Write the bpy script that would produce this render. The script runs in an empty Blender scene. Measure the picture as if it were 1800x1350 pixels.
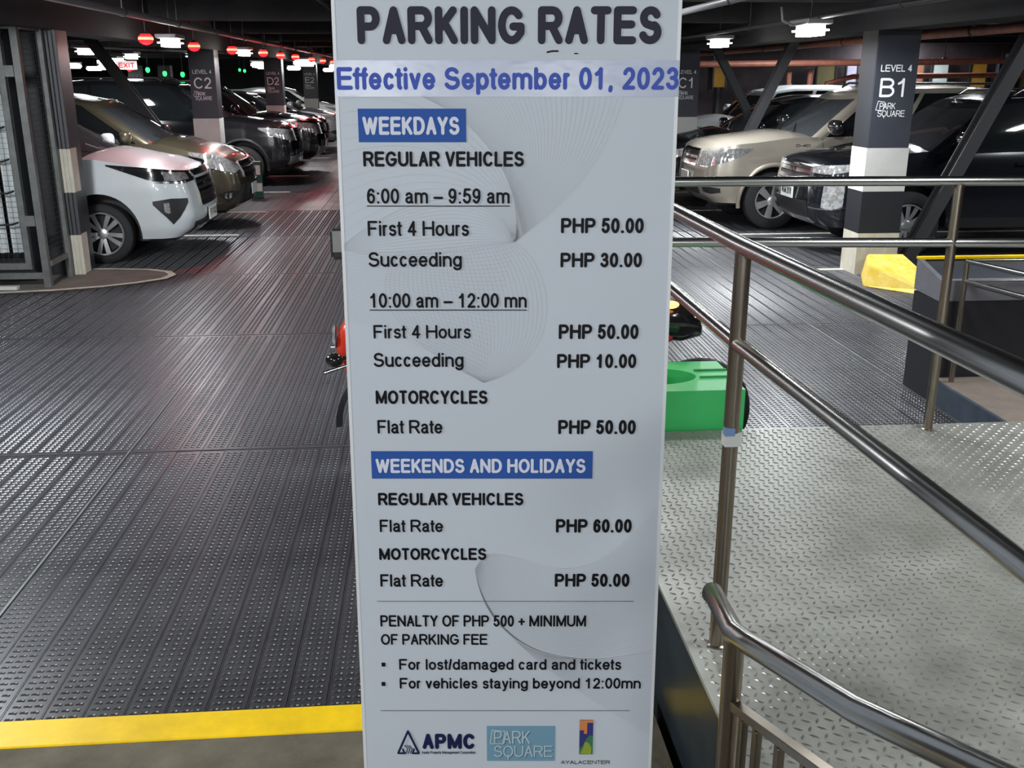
import bpy, bmesh, math, random
from mathutils import Vector, Matrix
R = math.radians
random.seed(7)
sc = bpy.context.scene
COL = sc.collection

# ------------------------------------------------------------------ camera, world, exposure
cam_d = bpy.data.cameras.new('camera')
cam_d.sensor_width = 36.0
cam_d.lens = 36.0 * 1745 / 1800
cam_d.clip_start = 0.05
cam_d.clip_end = 300
cam = bpy.data.objects.new('camera', cam_d)
COL.objects.link(cam)
cam.location = (0, 0, 2.0)
cam.rotation_euler = (R(90 - 17.2), 0, R(-4.7))
sc.camera = cam
w = bpy.data.worlds.new('world'); sc.world = w; w.use_nodes = True
w.node_tree.nodes['Background'].inputs[0].default_value = (0.75, 0.82, 1.0, 1)
w.node_tree.nodes['Background'].inputs[1].default_value = 0.03
sc.view_settings.view_transform = 'Standard'
sc.view_settings.look = 'None'
sc.view_settings.gamma = 1
sc.view_settings.use_curve_mapping = False
sc.view_settings.exposure = 0.0
sc.cycles.use_denoising = True
sc.cycles.max_bounces = 7
sc.cycles.sample_clamp_indirect = 4.0
TUBE_W = 5.0      # scale of the lamps' light

# ------------------------------------------------------------------ materials
def mat(name, col, rough=0.5, metal=0.0, var=0.0, vscale=8.0, bump=0.0, bscale=60.0, emit=0.0, coat=0.0,
        col2=None, stretch=(1, 1, 1), spec=0.5, rvar=0.0, detail=6.0):
    m = bpy.data.materials.new(name); m.use_nodes = True
    nt = m.node_tree; b = nt.nodes['Principled BSDF']
    b.inputs['Base Color'].default_value = (*col, 1)
    b.inputs['Roughness'].default_value = rough
    b.inputs['Metallic'].default_value = metal
    b.inputs['Specular IOR Level'].default_value = spec
    if coat:
        b.inputs['Coat Weight'].default_value = coat
        b.inputs['Coat Roughness'].default_value = 0.04
    if emit:
        b.inputs['Emission Color'].default_value = (*col, 1)
        b.inputs['Emission Strength'].default_value = emit
    if var or bump or rvar or col2:
        tc = nt.nodes.new('ShaderNodeTexCoord'); mp = nt.nodes.new('ShaderNodeMapping')
        mp.inputs['Scale'].default_value = stretch
        nt.links.new(tc.outputs['Object'], mp.inputs[0])
    if var or rvar or col2:
        n = nt.nodes.new('ShaderNodeTexNoise'); n.inputs['Scale'].default_value = vscale
        n.inputs['Detail'].default_value = detail; n.inputs['Roughness'].default_value = 0.65
        nt.links.new(mp.outputs[0], n.inputs['Vector'])
        cr = nt.nodes.new('ShaderNodeValToRGB')
        cr.color_ramp.elements[0].position = 0.33; cr.color_ramp.elements[1].position = 0.67
        c2 = col2 if col2 else tuple(min(1, c * (1 + var)) for c in col)
        c1 = col if col2 else tuple(c * (1 - var) for c in col)
        cr.color_ramp.elements[0].color = (*c1, 1); cr.color_ramp.elements[1].color = (*c2, 1)
        nt.links.new(n.outputs['Fac'], cr.inputs[0]); nt.links.new(cr.outputs[0], b.inputs['Base Color'])
        if rvar:
            mr = nt.nodes.new('ShaderNodeMapRange')
            mr.inputs['From Min'].default_value = 0.3; mr.inputs['From Max'].default_value = 0.7
            mr.inputs['To Min'].default_value = max(0.02, rough - rvar); mr.inputs['To Max'].default_value = min(1, rough + rvar)
            nt.links.new(n.outputs['Fac'], mr.inputs[0]); nt.links.new(mr.outputs[0], b.inputs['Roughness'])
    if bump:
        n2 = nt.nodes.new('ShaderNodeTexNoise'); n2.inputs['Scale'].default_value = bscale
        nt.links.new(mp.outputs[0], n2.inputs['Vector'])
        bp = nt.nodes.new('ShaderNodeBump'); bp.inputs['Strength'].default_value = bump; bp.inputs['Distance'].default_value = 0.01
        nt.links.new(n2.outputs['Fac'], bp.inputs['Height']); nt.links.new(bp.outputs[0], b.inputs['Normal'])
    return m

M = {}
M['deck'] = mat('steel deck', (.043, .043, .049), .36, .08, var=.28, vscale=1.7, spec=.30, rvar=.08, bump=.05, bscale=25)
M['worn'] = mat('worn steel with painted glint', (.42, .42, .43), .35, .4, var=.2, vscale=30)  # worn bump tips, pale to stand in for lamp glints
M['subfloor'] = mat('dark subfloor', (.045, .045, .05), .55, .2, var=.2)
M['concrete'] = mat('worn concrete', (.07, .058, .036), .85, 0, col2=(.145, .125, .085), vscale=4.5, bump=.35, bscale=35, detail=9)
M['island'] = mat('brown concrete', (.10, .09, .075), .8, 0, col2=(.15, .135, .115), vscale=3, bump=.2)
M['cream'] = mat('cream paint', (.50, .47, .39), .6, 0, var=.2, vscale=7, bump=.1)
M['yellow'] = mat('yellow paint', (.82, .53, .0), .5, 0, var=.14, vscale=5, bump=.12, bscale=18, spec=.2)
M['tread'] = mat('grey tread plate', (.185, .185, .162), .42, .22, col2=(.33, .33, .295), vscale=3.4, detail=12, rvar=.06, bump=.06, bscale=40)
M['platform_side'] = mat('dark blue steel', (.018, .026, .032), .35, .1, var=.3, vscale=4)
M['steel'] = mat('stainless tube', (.46, .46, .45), .24, 1, var=.06, vscale=2)
M['steel_post'] = mat('tarnished tube', (.27, .23, .185), .30, 1, var=.18, vscale=3, stretch=(1, 1, .5))
M['galv'] = mat('galvanised frame', (.125, .13, .125), .55, .4, var=.2, vscale=9)
M['wire'] = mat('cage wire', (.07, .075, .07), .5, .5)
M['plastic_sheet'] = mat('white plastic sheet', (.50, .53, .54), .5, 0, var=.25, vscale=3, stretch=(3, 3, .4), bump=.3, bscale=10)
M['black'] = mat('black paint', (.012, .013, .017), .45)
M['navy_panel'] = mat('dark grey pillar paint', (.026, .029, .040), .5, 0, var=.12, vscale=4)
M['pillar_white'] = mat('pillar white paint', (.46, .455, .44), .55, 0, var=.06, vscale=5)
M['pillar_cream'] = mat('stained white paint', (.44, .41, .34), .6, 0, var=.15, vscale=5, stretch=(2, 2, .6))
M['ceiling'] = mat('black ceiling', (.011, .012, .015), .75, 0, var=.3, vscale=2)
M['pipe'] = mat('grey pipe', (.30, .30, .31), .4, .3)
M['red_pipe'] = mat('red oxide pipe', (.33, .12, .08), .45, 0, var=.2)
M['conduit'] = mat('dark conduit', (.05, .05, .055), .5, .2)
M['lamp_white'] = mat('lit tube', (1, .98, .93), .3, 0, emit=14)
M['lamp_red'] = mat('lit red lamp', (1, .005, .008), .3, 0, emit=9)
M['lamp_red_core'] = mat('lit red core', (1, .16, .08), .3, 0, emit=5)
M['lamp_green'] = mat('lit green lamp', (.02, .8, .12), .3, 0, emit=4)
M['exit_white'] = mat('lit exit panel', (.9, .85, .85), .3, 0, emit=.6)
M['exit_red'] = mat('exit red letters', (.8, .02, .02), .4, 0, emit=.6)
M['letter_white'] = mat('white lettering', (.72, .72, .74), .5)
M['banner'] = mat('banner vinyl', (.52, .56, .615), .5, 0, var=.012, vscale=3, spec=.25, bump=.012, bscale=5)
M['banner_edge'] = mat('banner hem', (.66, .68, .69), .4)
M['foil'] = mat('clear tape', (.37, .41, .53), .24, 0, var=.05, vscale=14, bump=.10, bscale=14, spec=.35, stretch=(1, 2, 1))
M['t_dark'] = mat('print charcoal', (.028, .028, .045), .55, spec=.12)
M['t_black'] = mat('print black', (.006, .006, .008), .55, spec=.12)
M['t_blue'] = mat('print blue', (.06, .10, .42), .55, spec=.12)
M['t_white'] = mat('print white', (.66, .68, .76), .55, spec=.12)
M['t_box'] = mat('print blue box', (.028, .09, .34), .55, spec=.12)
M['t_navy'] = mat('print navy', (.012, .015, .06), .55, spec=.12)
M['t_pale'] = mat('print pale blue', (.42, .52, .56), .55, spec=.12)
M['t_sky'] = mat('print sky blue', (.16, .30, .40), .55, spec=.12)
M['t_shadow'] = mat('print slate shadow', (.05, .10, .14), .55, spec=.12)
M['t_orange'] = mat('print orange', (.58, .21, .07), .55, spec=.12)
M['t_violet'] = mat('print violet', (.04, .04, .17), .55, spec=.12)
M['t_green'] = mat('print dark green', (.05, .17, .08), .55, spec=.12)
M['t_lime'] = mat('print lime', (.26, .33, .04), .55, spec=.12)
M['t_line'] = mat('print grey line', (.41, .43, .46), .55, spec=.12)
M['t_rule'] = mat('print rule', (.08, .09, .10), .55, spec=.12)
M['green'] = mat('green paint', (.03, .36, .09), .42, 0, var=.08, vscale=4, bump=.08, bscale=15)
M['green_in'] = mat('green inner paint', (.02, .22, .06), .6)
M['rubber'] = mat('tyre rubber', (.014, .014, .015), .75, 0, bump=.1)
M['alloy'] = mat('alloy wheel', (.66, .66, .67), .3, .7)
M['alloy_dark'] = mat('dark alloy', (.03, .03, .035), .4, .3)
M['chrome'] = mat('chrome', (.78, .78, .79), .16, 1)
M['glass_dark'] = mat('tinted glass', (.010, .012, .013), .04, 0, spec=.9, coat=.5)
M['glass_ws'] = mat('windscreen glass', (.035, .038, .042), .05, 0, spec=.9, coat=.5)
M['lens'] = mat('headlamp lens', (.30, .31, .31), .08, .6, col2=(.75, .75, .74), vscale=26, coat=1, detail=2)
M['lens_dark'] = mat('smoked lamp housing', (.02, .02, .022), .12, .3, coat=1)
M['trim_black'] = mat('black plastic trim', (.015, .015, .017), .5)
M['plate'] = mat('number plate', (.62, .64, .60), .45)
M['grey_band'] = mat('grey barrier paint', (.13, .13, .145), .5, 0, var=.1)
M['slate'] = mat('slate blue kerb', (.035, .05, .07), .5, 0, var=.3)
M['moto_red'] = mat('red motorcycle plastic', (.55, .035, .015), .2, 0, coat=.6)
M['amber'] = mat('lit amber lens', (1, .32, .08), .2, 0, emit=5)
M['sticker_blue'] = mat('blue sticker', (.12, .2, .36), .5)
M['sticker_white'] = mat('white sticker', (.45, .45, .43), .6)
for nm, c in dict(board_white=(.42, .50, .50), board_orange=(.50, .27, .03), board_lilac=(.36, .34, .45), board_brown=(.15, .06, .03), board_olive=(.15, .13, .05)).items():
    M[nm] = mat(nm.replace('_', ' '), c, .7, 0, var=.1)
def paint(name, c, rough=.28, metal=.3):
    return mat(name, c, rough, metal, coat=1)
M['car_white'] = paint('pearl white paint', (.60, .64, .66), .35, 0)
M['car_bronze'] = paint('bronze paint', (.085, .074, .048), .30, .5)
M['car_black'] = paint('black car paint', (.008, .008, .010), .15, 0)
M['car_beige'] = paint('beige metallic paint', (.40, .36, .30), .32, .5)
M['car_navy'] = paint('blue black paint', (.007, .0085, .012), .2, .2)
M['car_silver'] = paint('silver paint', (.38, .38, .42), .3, .5)
M['car_red'] = paint('dark red paint', (.16, .02, .02), .3, .2)

# ------------------------------------------------------------------ helpers
def link(name, me, m=None, parent=None, mats=None):
    o = bpy.data.objects.new(name, me)
    if mats:
        for q in mats: me.materials.append(q)
    elif m is not None and len(me.materials) == 0:
        me.materials.append(M[m] if isinstance(m, str) else m)
    COL.objects.link(o)
    if parent is not None: o.parent = parent
    return o
def from_bm(name, bm, m, parent=None, smooth=False):
    me = bpy.data.meshes.new(name); bm.normal_update(); bm.to_mesh(me); bm.free()
    if smooth:
        me.shade_smooth()
        try: me.set_sharp_from_angle(angle=R(smooth if smooth is not True else 38))
        except Exception: pass
    return link(name, me, m, parent)
def from_py(name, v, f, m, parent=None, smooth=False):
    me = bpy.data.meshes.new(name); me.from_pydata(v, [], f); me.update()
    if smooth:
        me.shade_smooth()
        try: me.set_sharp_from_angle(angle=R(smooth if smooth is not True else 38))
        except Exception: pass
    return link(name, me, m, parent)
def bx(bm, x0, x1, y0, y1, z0, z1, mtx=None):
    vs = [bm.verts.new((x, y, z)) for z in (z0, z1) for x, y in ((x0, y0), (x1, y0), (x1, y1), (x0, y1))]
    for q in ((3, 2, 1, 0), (4, 5, 6, 7), (0, 1, 5, 4), (1, 2, 6, 5), (2, 3, 7, 6), (3, 0, 4, 7)):
        bm.faces.new([vs[i] for i in q])
    if mtx is not None:
        bmesh.ops.transform(bm, matrix=mtx, verts=vs)
    return vs
def box(name, x0, x1, y0, y1, z0, z1, m, parent=None, bevel=0.0, mtx=None):
    bm = bmesh.new(); bx(bm, x0, x1, y0, y1, z0, z1, mtx)
    if bevel: bmesh.ops.bevel(bm, geom=bm.edges[:], offset=bevel, segments=2, profile=.5, affect='EDGES')
    return from_bm(name, bm, m, parent)
def tube(bm, pts, r, n=14, caps=True, flat=1.0):
    """tube along a polyline; r is one radius or one per point"""
    P = [Vector(p) for p in pts]; k = len(P)
    rs = r if isinstance(r, (list, tuple)) else [r] * k
    rings = []; up = None
    for i, p in enumerate(P):
        d0 = (P[i] - P[i - 1]).normalized() if i else None
        d1 = (P[i + 1] - P[i]).normalized() if i < k - 1 else None
        d = (d0 + d1).normalized() if d0 and d1 else (d0 or d1)
        if up is None: up = Vector((0, 0, 1)) if abs(d.z) < .9 else Vector((0, 1, 0))
        a = d.cross(up)
        if a.length < 1e-4: a = d.cross(Vector((1, 0, 0)))
        a.normalize(); b = a.cross(d).normalized(); up = b
        s = 1.0
        if d0 and d1: s = 1 / max(.5, math.cos(d0.angle(d1) / 2))
        rings.append([bm.verts.new(p + a * rs[i] * math.cos(t) * s + b * rs[i] * math.sin(t) * flat) for t in [2 * math.pi * j / n for j in range(n)]])
    for i in range(k - 1):
        for j in range(n):
            bm.faces.new((rings[i][j], rings[i][(j + 1) % n], rings[i + 1][(j + 1) % n], rings[i + 1][j]))
    if caps:
        bm.faces.new(rings[0][::-1]); bm.faces.new(rings[-1])
def rod(name, pts, r, m, parent=None, n=14):
    bm = bmesh.new(); tube(bm, pts, r, n)
    bmesh.ops.recalc_face_normals(bm, faces=bm.faces)
    return from_bm(name, bm, m, parent, smooth=50)
def lathe(bm, prof, axis='y', n=28, c=(0, 0, 0), close=True):
    rings = []
    for (a, r) in prof:
        ring = []
        for j in range(n):
            t = 2 * math.pi * j / n
            if axis == 'y': p = (c[0] + r * math.cos(t), c[1] + a, c[2] + r * math.sin(t))
            elif axis == 'x': p = (c[0] + a, c[1] + r * math.cos(t), c[2] + r * math.sin(t))
            else: p = (c[0] + r * math.cos(t), c[1] + r * math.sin(t), c[2] + a)
            ring.append(bm.verts.new(p))
        rings.append(ring)
    for i in range(len(rings) - 1):
        for j in range(n):
            bm.faces.new((rings[i][j], rings[i][(j + 1) % n], rings[i + 1][(j + 1) % n], rings[i + 1][j]))
    if close:
        if prof[0][1] > 1e-5: bm.faces.new(rings[0][::-1])
        if prof[-1][1] > 1e-5: bm.faces.new(rings[-1])
    bmesh.ops.remove_doubles(bm, verts=bm.verts, dist=1e-6)
    bmesh.ops.recalc_face_normals(bm, faces=bm.faces)
def thing(name, label, cat, loc=(0, 0, 0), rz=0.0, group=None):
    o = bpy.data.objects.new(name, None); COL.objects.link(o)
    o.empty_display_size = .2
    o.location = loc; o.rotation_euler = (0, 0, rz)
    return tag(o, label, cat, group)
def tag(o, label, cat, group=None):
    o['label'] = label; o['category'] = cat
    if group: o['group'] = group
    return o
def struct(o): o['kind'] = 'structure'; return o
def stuff(o): o['kind'] = 'stuff'; return o
def dup(o, parent=None):
    c = o.copy(); COL.objects.link(c)
    if parent is not None: c.parent = parent
    for ch in list(o.children): dup(ch, c)
    return c

# ------------------------------------------------------------------ stroke lettering (round-ended sans, like the sign's)
X = .70
def L(*p): return ('L', p)
def A(cx, cy, rx, ry, a0, a1): return ('A', cx, cy, rx, ry, a0, a1)
GL = {
 'A': (.667, [L((0, 0), (.5, 1), (1, 0)), L((.17, .34), (.83, .34))]),
 'B': (.667, [L((.55, 1), (0, 1), (0, 0), (.6, 0)), A(.55, .77, .38, .23, 90, -90), L((0, .54), (.58, .54)), A(.58, .27, .42, .27, 90, -90)]),
 'C': (.722, [A(.5, .5, .5, .5, 42, 318)]),
 'D': (.722, [L((.42, 0), (0, 0), (0, 1), (.42, 1)), A(.42, .5, .58, .5, 90, -90)]),
 'E': (.667, [L((1, 1), (0, 1), (0, 0), (1, 0)), L((0, .53), (.92, .53))]),
 'F': (.611, [L((1, 1), (0, 1), (0, 0)), L((0, .5), (.85, .5))]),
 'G': (.778, [A(.5, .5, .5, .5, 42, 322), L((.9, .19), (.98, .27), (.98, .46), (.58, .46))]),
 'H': (.722, [L((0, 0), (0, 1)), L((1, 0), (1, 1)), L((0, .53), (1, .53))]),
 'I': (.278, [L((.5, 0), (.5, 1))]),
 'K': (.667, [L((0, 0), (0, 1)), L((.95, 1), (0, .34)), L((.36, .60), (1, 0))]),
 'L': (.556, [L((0, 1), (0, 0), (1, 0))]),
 'M': (.833, [L((0, 0), (0, 1), (.5, .05), (1, 1), (1, 0))]),
 'N': (.722, [L((0, 0), (0, 1), (1, 0), (1, 1))]),
 'O': (.778, [A(.5, .5, .5, .5, 0, 360)]),
 'P': (.667, [L((0, 0), (0, 1), (.6, 1)), A(.6, .73, .4, .27, 90, -90), L((.6, .46), (0, .46))]),
 'Q': (.778, [A(.5, .5, .5, .5, 0, 360), L((.5, .12), (.5, -.28))]),
 'R': (.722, [L((0, 0), (0, 1), (.6, 1)), A(.6, .74, .38, .26, 90, -90), L((.6, .48), (0, .48)), L((.58, .48), (1, 0))]),
 'S': (.667, [A(.5, .75, .44, .25, 25, 235), L((.248, .545), (.74, .46)), A(.5, .27, .5, .27, 60, -158)]),
 'T': (.611, [L((0, 1), (1, 1)), L((.5, 1), (.5, 0))]),
 'U': (.722, [L((0, 1), (0, .36)), A(.5, .36, .5, .36, 180, 360), L((1, .36), (1, 1))]),
 'V': (.667, [L((0, 1), (.5, 0), (1, 1))]),
 'W': (.944, [L((0, 1), (.25, 0), (.5, .95), (.75, 0), (1, 1))]),
 'Y': (.667, [L((0, 1), (.5, .45), (1, 1)), L((.5, .45), (.5, 0))]),
 'X': (.667, [L((0, 1), (1, 0)), L((0, 0), (1, 1))]),
 'a': (.556, [A(.45, X - .20, .40, .20, 158, 20), L((.84, X - .16), (.84, .10), (.95, 0)), A(.42, .19, .40, .19, 80, 300), L((.48, .375), (.84, .42)), L((.6, .03), (.84, .16))]),
 'b': (.556, [L((0, 0), (0, 1)), A(.5, X / 2, .5, X / 2, 0, 360)]),
 'c': (.500, [A(.5, X / 2, .5, X / 2, 45, 315)]),
 'd': (.556, [L((1, 0), (1, 1)), A(.5, X / 2, .5, X / 2, 0, 360)]),
 'e': (.556, [A(.5, X / 2, .5, X / 2, 0, 322), L((0, X / 2), (1, X / 2))]),
 'f': (.278, [L((.45, 0), (.45, .8)), A(1.0, .8, .55, .2, 180, 95), L((-.5, X), (1.3, X))]),
 'g': (.556, [A(.5, X / 2, .5, X / 2, 0, 360), L((1, X), (1, -.06)), A(.5, -.06, .5, .22, 0, -155)]),
 'h': (.556, [L((0, 0), (0, 1)), A(.5, .42, .5, X - .42, 180, 0), L((1, .42), (1, 0))]),
 'i': (.222, [L((.5, 0), (.5, X)), L((.5, 1), (.5, .985))]),
 'k': (.500, [L((0, 0), (0, 1)), L((.92, X), (0, .24)), L((.36, .43), (1, 0))]),
 'l': (.222, [L((.5, 0), (.5, 1))]),
 'm': (.833, [L((0, 0), (0, X)), A(.25, .47, .25, X - .47, 180, 0), L((.5, .47), (.5, 0)), A(.75, .47, .25, X - .47, 180, 0), L((1, .47), (1, 0))]),
 'n': (.556, [L((0, 0), (0, X)), A(.5, .42, .5, X - .42, 180, 0), L((1, .42), (1, 0))]),
 'o': (.556, [A(.5, X / 2, .5, X / 2, 0, 360)]),
 'p': (.556, [L((0, X), (0, -.28)), A(.5, X / 2, .5, X / 2, 0, 360)]),
 'r': (.333, [L((0, 0), (0, X)), A(.75, .40, .75, X - .40, 180, 80)]),
 's': (.500, [A(.5, .53, .42, .17, 25, 235), L((.26, .39), (.74, .33)), A(.5, .19, .46, .19, 60, -155)]),
 't': (.278, [L((.4, .95), (.4, .14)), A(.95, .14, .55, .14, 180, 265), L((-.4, X), (1.3, X))]),
 'u': (.556, [L((0, X), (0, .28)), A(.5, .28, .5, .28, 180, 360), L((1, X), (1, 0))]),
 'v': (.500, [L((0, X), (.5, 0), (1, X))]),
 'y': (.500, [L((0, X), (.52, 0)), L((1, X), (.42, -.2), (.28, -.28), (.08, -.28))]),
 '0': (.556, [A(.5, .5, .5, .5, 0, 360)]),
 '1': (.556, [L((.12, .74), (.42, .84), (.58, 1), (.58, 0))]),
 '2': (.556, [A(.5, .71, .46, .29, 165, -38), L((.86, .53), (0, 0), (1, 0))]),
 '3': (.556, [A(.48, .76, .42, .24, 160, -80), A(.48, .27, .5, .27, 80, -160), L((.40, .53), (.56, .53))]),
 '4': (.556, [L((.74, 0), (.74, 1), (0, .27), (1, .27))]),
 '5': (.556, [L((.92, 1), (.2, 1), (.08, .50)), A(.48, .32, .5, .32, 143, -158)]),
 '6': (.556, [A(.52, .31, .46, .31, 0, 360), A(.56, .5, .5, .5, 42, 205)]),
 '7': (.556, [L((0, 1), (1, 1), (.35, 0))]),
 '8': (.556, [A(.5, .76, .40, .24, 0, 360), A(.5, .27, .48, .27, 0, 360)]),
 '9': (.556, [A(.48, .69, .46, .31, 0, 360), A(.44, .5, .5, .5, -138, 25)]),
 '.': (.278, [L((.5, 0), (.5, .012))]),
 ',': (.278, [L((.55, .02), (.5, -.06), (.35, -.14))]),
 ':': (.278, [L((.5, 0), (.5, .012)), L((.5, X), (.5, X - .012))]),
 '–': (.556, [L((-.1, .36), (1.1, .36))]),
 '-': (.333, [L((0, .36), (1, .36))]),
 '/': (.278, [L((-.1, -.02), (1.1, 1.02))]),
 '+': (.584, [L((0, .42), (1, .42)), L((.5, .14), (.5, .70))]),
 ' ': (.278, []),
}
def stroke_pts(cmds):
    out = []
    for c in cmds:
        if c[0] == 'L': out.append([tuple(p) for p in c[1]])
        else:
            _, cx, cy, rx, ry, a0, a1 = c
            n = max(6, int(abs(a1 - a0) / 15))
            out.append([(cx + rx * math.cos(R(a0 + (a1 - a0) * i / n)), cy + ry * math.sin(R(a0 + (a1 - a0) * i / n))) for i in range(n + 1)])
    return out
def ribbon(V, F, pts, hw, z=0.0, cap=6, f0=0):
    if cap: z = z + (len(F) - f0) * 4e-6
    for i in range(len(pts) - 1):
        (x0, y0), (x1, y1) = pts[i], pts[i + 1]
        d = math.hypot(x1 - x0, y1 - y0)
        if d < 1e-9: continue
        nx, ny = -(y1 - y0) / d * hw, (x1 - x0) / d * hw
        if cap: z += 4e-6
        b = len(V)
        V += [(x0 - nx, y0 - ny, z), (x1 - nx, y1 - ny, z), (x1 + nx, y1 + ny, z), (x0 + nx, y0 + ny, z)]
        F.append((b, b + 1, b + 2, b + 3))
    if cap:
        for (x, y) in pts:
            z += 4e-6; b = len(V)
            V += [(x + hw * math.cos(2 * math.pi * j / (2 * cap)), y + hw * math.sin(2 * math.pi * j / (2 * cap)), z) for j in range(2 * cap)]
            F.append(tuple(range(b, b + 2 * cap)))
def text_geo(s, x0, x1, base, cap, wt, z=0.0, slant=0.0):
    """flat lettering between x0 and x1 on baseline base; wt = stroke width / cap height"""
    sw = wt * cap; sb = .030
    adv = [GL[c][0] for c in s]; tot = sum(adv) - 2 * sb
    k = (x1 - x0) / tot; cur = -sb; V, F = [], []
    for c, a in zip(s, adv):
        gx0 = x0 + (cur + sb) * k; gw = (a - 2 * sb) * k; f0 = len(F)
        for pl in stroke_pts(GL[c][1]):
            pts = []
            for px, py in pl:
                x = gx0 + gw / 2 + (px - .5) * max(gw - sw, .42 * gw)
                y = base + sw / 2 + py * (cap - sw)
                pts.append((x + slant * y, y))
            ribbon(V, F, pts, sw / 2, z, f0=f0)
        cur += a
    return V, F
def text_obj(s, x0, x1, base, cap, wt, m, parent, mtx=None, z=0.0, name='lettering'):
    V, F = text_geo(s, x0, x1, base, cap, wt, z)
    if mtx is not None: V = [tuple(mtx @ Vector(v)) for v in V]
    return from_py(name, V, F, m, parent)

# ------------------------------------------------------------------ FLOOR
fl = struct(box('floor', -32, 16, -9, 62, -.08, -.012, 'subfloor'))
PW, PL = .1315, 2.63
def plank_mesh():
    V, F = [], []; worn = []
    def quadbox(x0, x1, y0, y1, z0, z1):
        b = len(V)
        for z in (z0, z1): V.extend([(x0, y0, z), (x1, y0, z), (x1, y1, z), (x0, y1, z)])
        F.extend([(b + 4, b + 5, b + 6, b + 7), (b, b + 1, b + 5, b + 4), (b + 1, b + 2, b + 6, b + 5), (b + 2, b + 3, b + 7, b + 6), (b + 3, b, b + 4, b + 7)])
    quadbox(.0015, PW - .0015, .004, PL - .006, -.012, 0)
    quadbox(.0015, .0050, .004, PL - .006, 0, .0020)
    for c in (.030, .065, .100):
        y = .05
        while y < PL - .05:
            b = len(V); a, h, l = .0135, .0034, .0062
            V.extend([(c - a, y - l, 0), (c + a, y - l, 0), (c + a, y + l, 0), (c - a, y + l, 0), (c - a * .45, y, h), (c + a * .75, y, h * 1.25)])
            F.extend([(b, b + 1, b + 5, b + 4), (b + 1, b + 2, b + 5), (b + 2, b + 3, b + 4, b + 5), (b + 3, b, b + 4)])
            b = len(V); q = c + a * .62; e = .0036
            V.extend([(q - e, y - e * 1.3, h), (q + e, y - e * 1.3, h), (q + e, y + e, h), (q - e, y + e, h), (q, y, h * 1.75)])
            worn += range(len(F), len(F) + 4)  # tip faces that carry the painted glint
            F.extend([(b, b + 1, b + 4), (b + 1, b + 2, b + 4), (b + 2, b + 3, b + 4), (b + 3, b, b + 4)])
            y += .0345
    me = bpy.data.meshes.new('deck_plank'); me.from_pydata(V, [], F); me.update(); me.materials.append(M['deck']); me.materials.append(M['worn'])
    for i in worn: me.polygons[i].material_index = 1
    return me
PM = plank_mesh()
seam0 = -1.70
n_pl = 0
rest = []
for row in range(5):
    y0 = 2.70 + PL * row
    xa, xb = [(-3.2, .75), (-3.9, 3.12), (-5.0, 4.5), (-4.6, 5.0), (-4.4, 5.2)][row]
    i0, i1 = int(math.floor((xa - seam0) / PW)), int(math.ceil((xb - seam0) / PW))
    for i in range(i0, i1):
        if n_pl < 296 and row < 4:
            o = bpy.data.objects.new('deck_plank', PM); COL.objects.link(o); o.parent = fl
            o.location = (seam0 + i * PW, y0, random.uniform(-.0006, .0006)); n_pl += 1
        else: rest.append((seam0 + i * PW, y0))
V, F = [], []
def slab(x0, x1, y0, y1, z0, z1):
    b = len(V)
    for z in (z0, z1): V.extend([(x0, y0, z), (x1, y0, z), (x1, y1, z), (x0, y1, z)])
    F.extend([(b + 4, b + 5, b + 6, b + 7), (b, b + 1, b + 5, b + 4), (b + 1, b + 2, b + 6, b + 5), (b + 2, b + 3, b + 7, b + 6), (b + 3, b, b + 4, b + 7)])
PV = [tuple(v.co) for v in PM.vertices]; PF = [tuple(p.vertices) for p in PM.polygons]
for x, y in [q for q in rest if q[1] < 14]:
    b = len(V); V += [(a + x, c + y, d) for a, c, d in PV]; F += [tuple(i + b for i in f) for f in PF]
for x, y in [q for q in rest if q[1] >= 14]:
    slab(x + .0015, x + PW - .0015, y + .004, y + PL - .006, -.012, 0); slab(x + .0015, x + .0065, y + .004, y + PL - .006, 0, .003)
for row in range(5, 17):
    y0 = 2.70 + PL * row
    for i in range(-46, 58):
        x = seam0 + i * PW
        slab(x + .0015, x + PW - .0015, y0 + .004, y0 + PL - .006, -.012, 0)
        if row < 8: slab(x + .0015, x + .005, y0 + .004, y0 + PL - .006, 0, .002)
for row in range(-1, 5):      # outer strips beside the counted planks
    y0 = 2.70 + PL * row
    for i in list(range(-110, -12 if row > 0 else -11)) + list(range(20, 90)):
        x = seam0 + i * PW
        if row >= 0:
            xa, xb = [(-3.2, .75), (-3.9, 3.12), (-5.0, 4.5), (-4.6, 5.0), (-4.4, 5.2)][row]
            if math.floor((xa - seam0) / PW) <= i < math.ceil((xb - seam0) / PW): continue
        elif True: continue
        if row in (1, 2) and 3.0 < x < 5.4:
            b = len(V); V += [(a + x, c + y0, d) for a, c, d in PV]; F += [tuple(q + b for q in f) for f in PF]; continue
        slab(x + .0015, x + PW - .0015, y0 + .004, y0 + PL - .006, -.012, 0)
stuff(from_py('outer_deck_planks', V, F, 'deck', fl))
# long raised joint strips between the deck panels
for xs in (seam0, seam0 + 37 * PW):
    box('joint_strip', xs - .006, xs + .004, 2.7, 34, -.004, .0055, 'galv', fl)
for row in range(1, 6):
    box('cross_joint', -4.2, 4.6 if row > 1 else 3.1, 2.70 + PL * row - .008, 2.70 + PL * row + .006, -.006, .003, 'subfloor', fl)
# bay lines
for y in (13.36, 15.72, 19.4 - .9, 21.6, 24.0, 26.4):
    box('bay_line', -7.5, -2.52, y - .04, y + .04, .0005, .005, 'cream', fl)
for y in (10.35, 12.88, 15.35, 17.9, 20.6):
    box('bay_line', 3.9, 9, y - .04, y + .04, .0005, .005, 'cream', fl)
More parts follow.
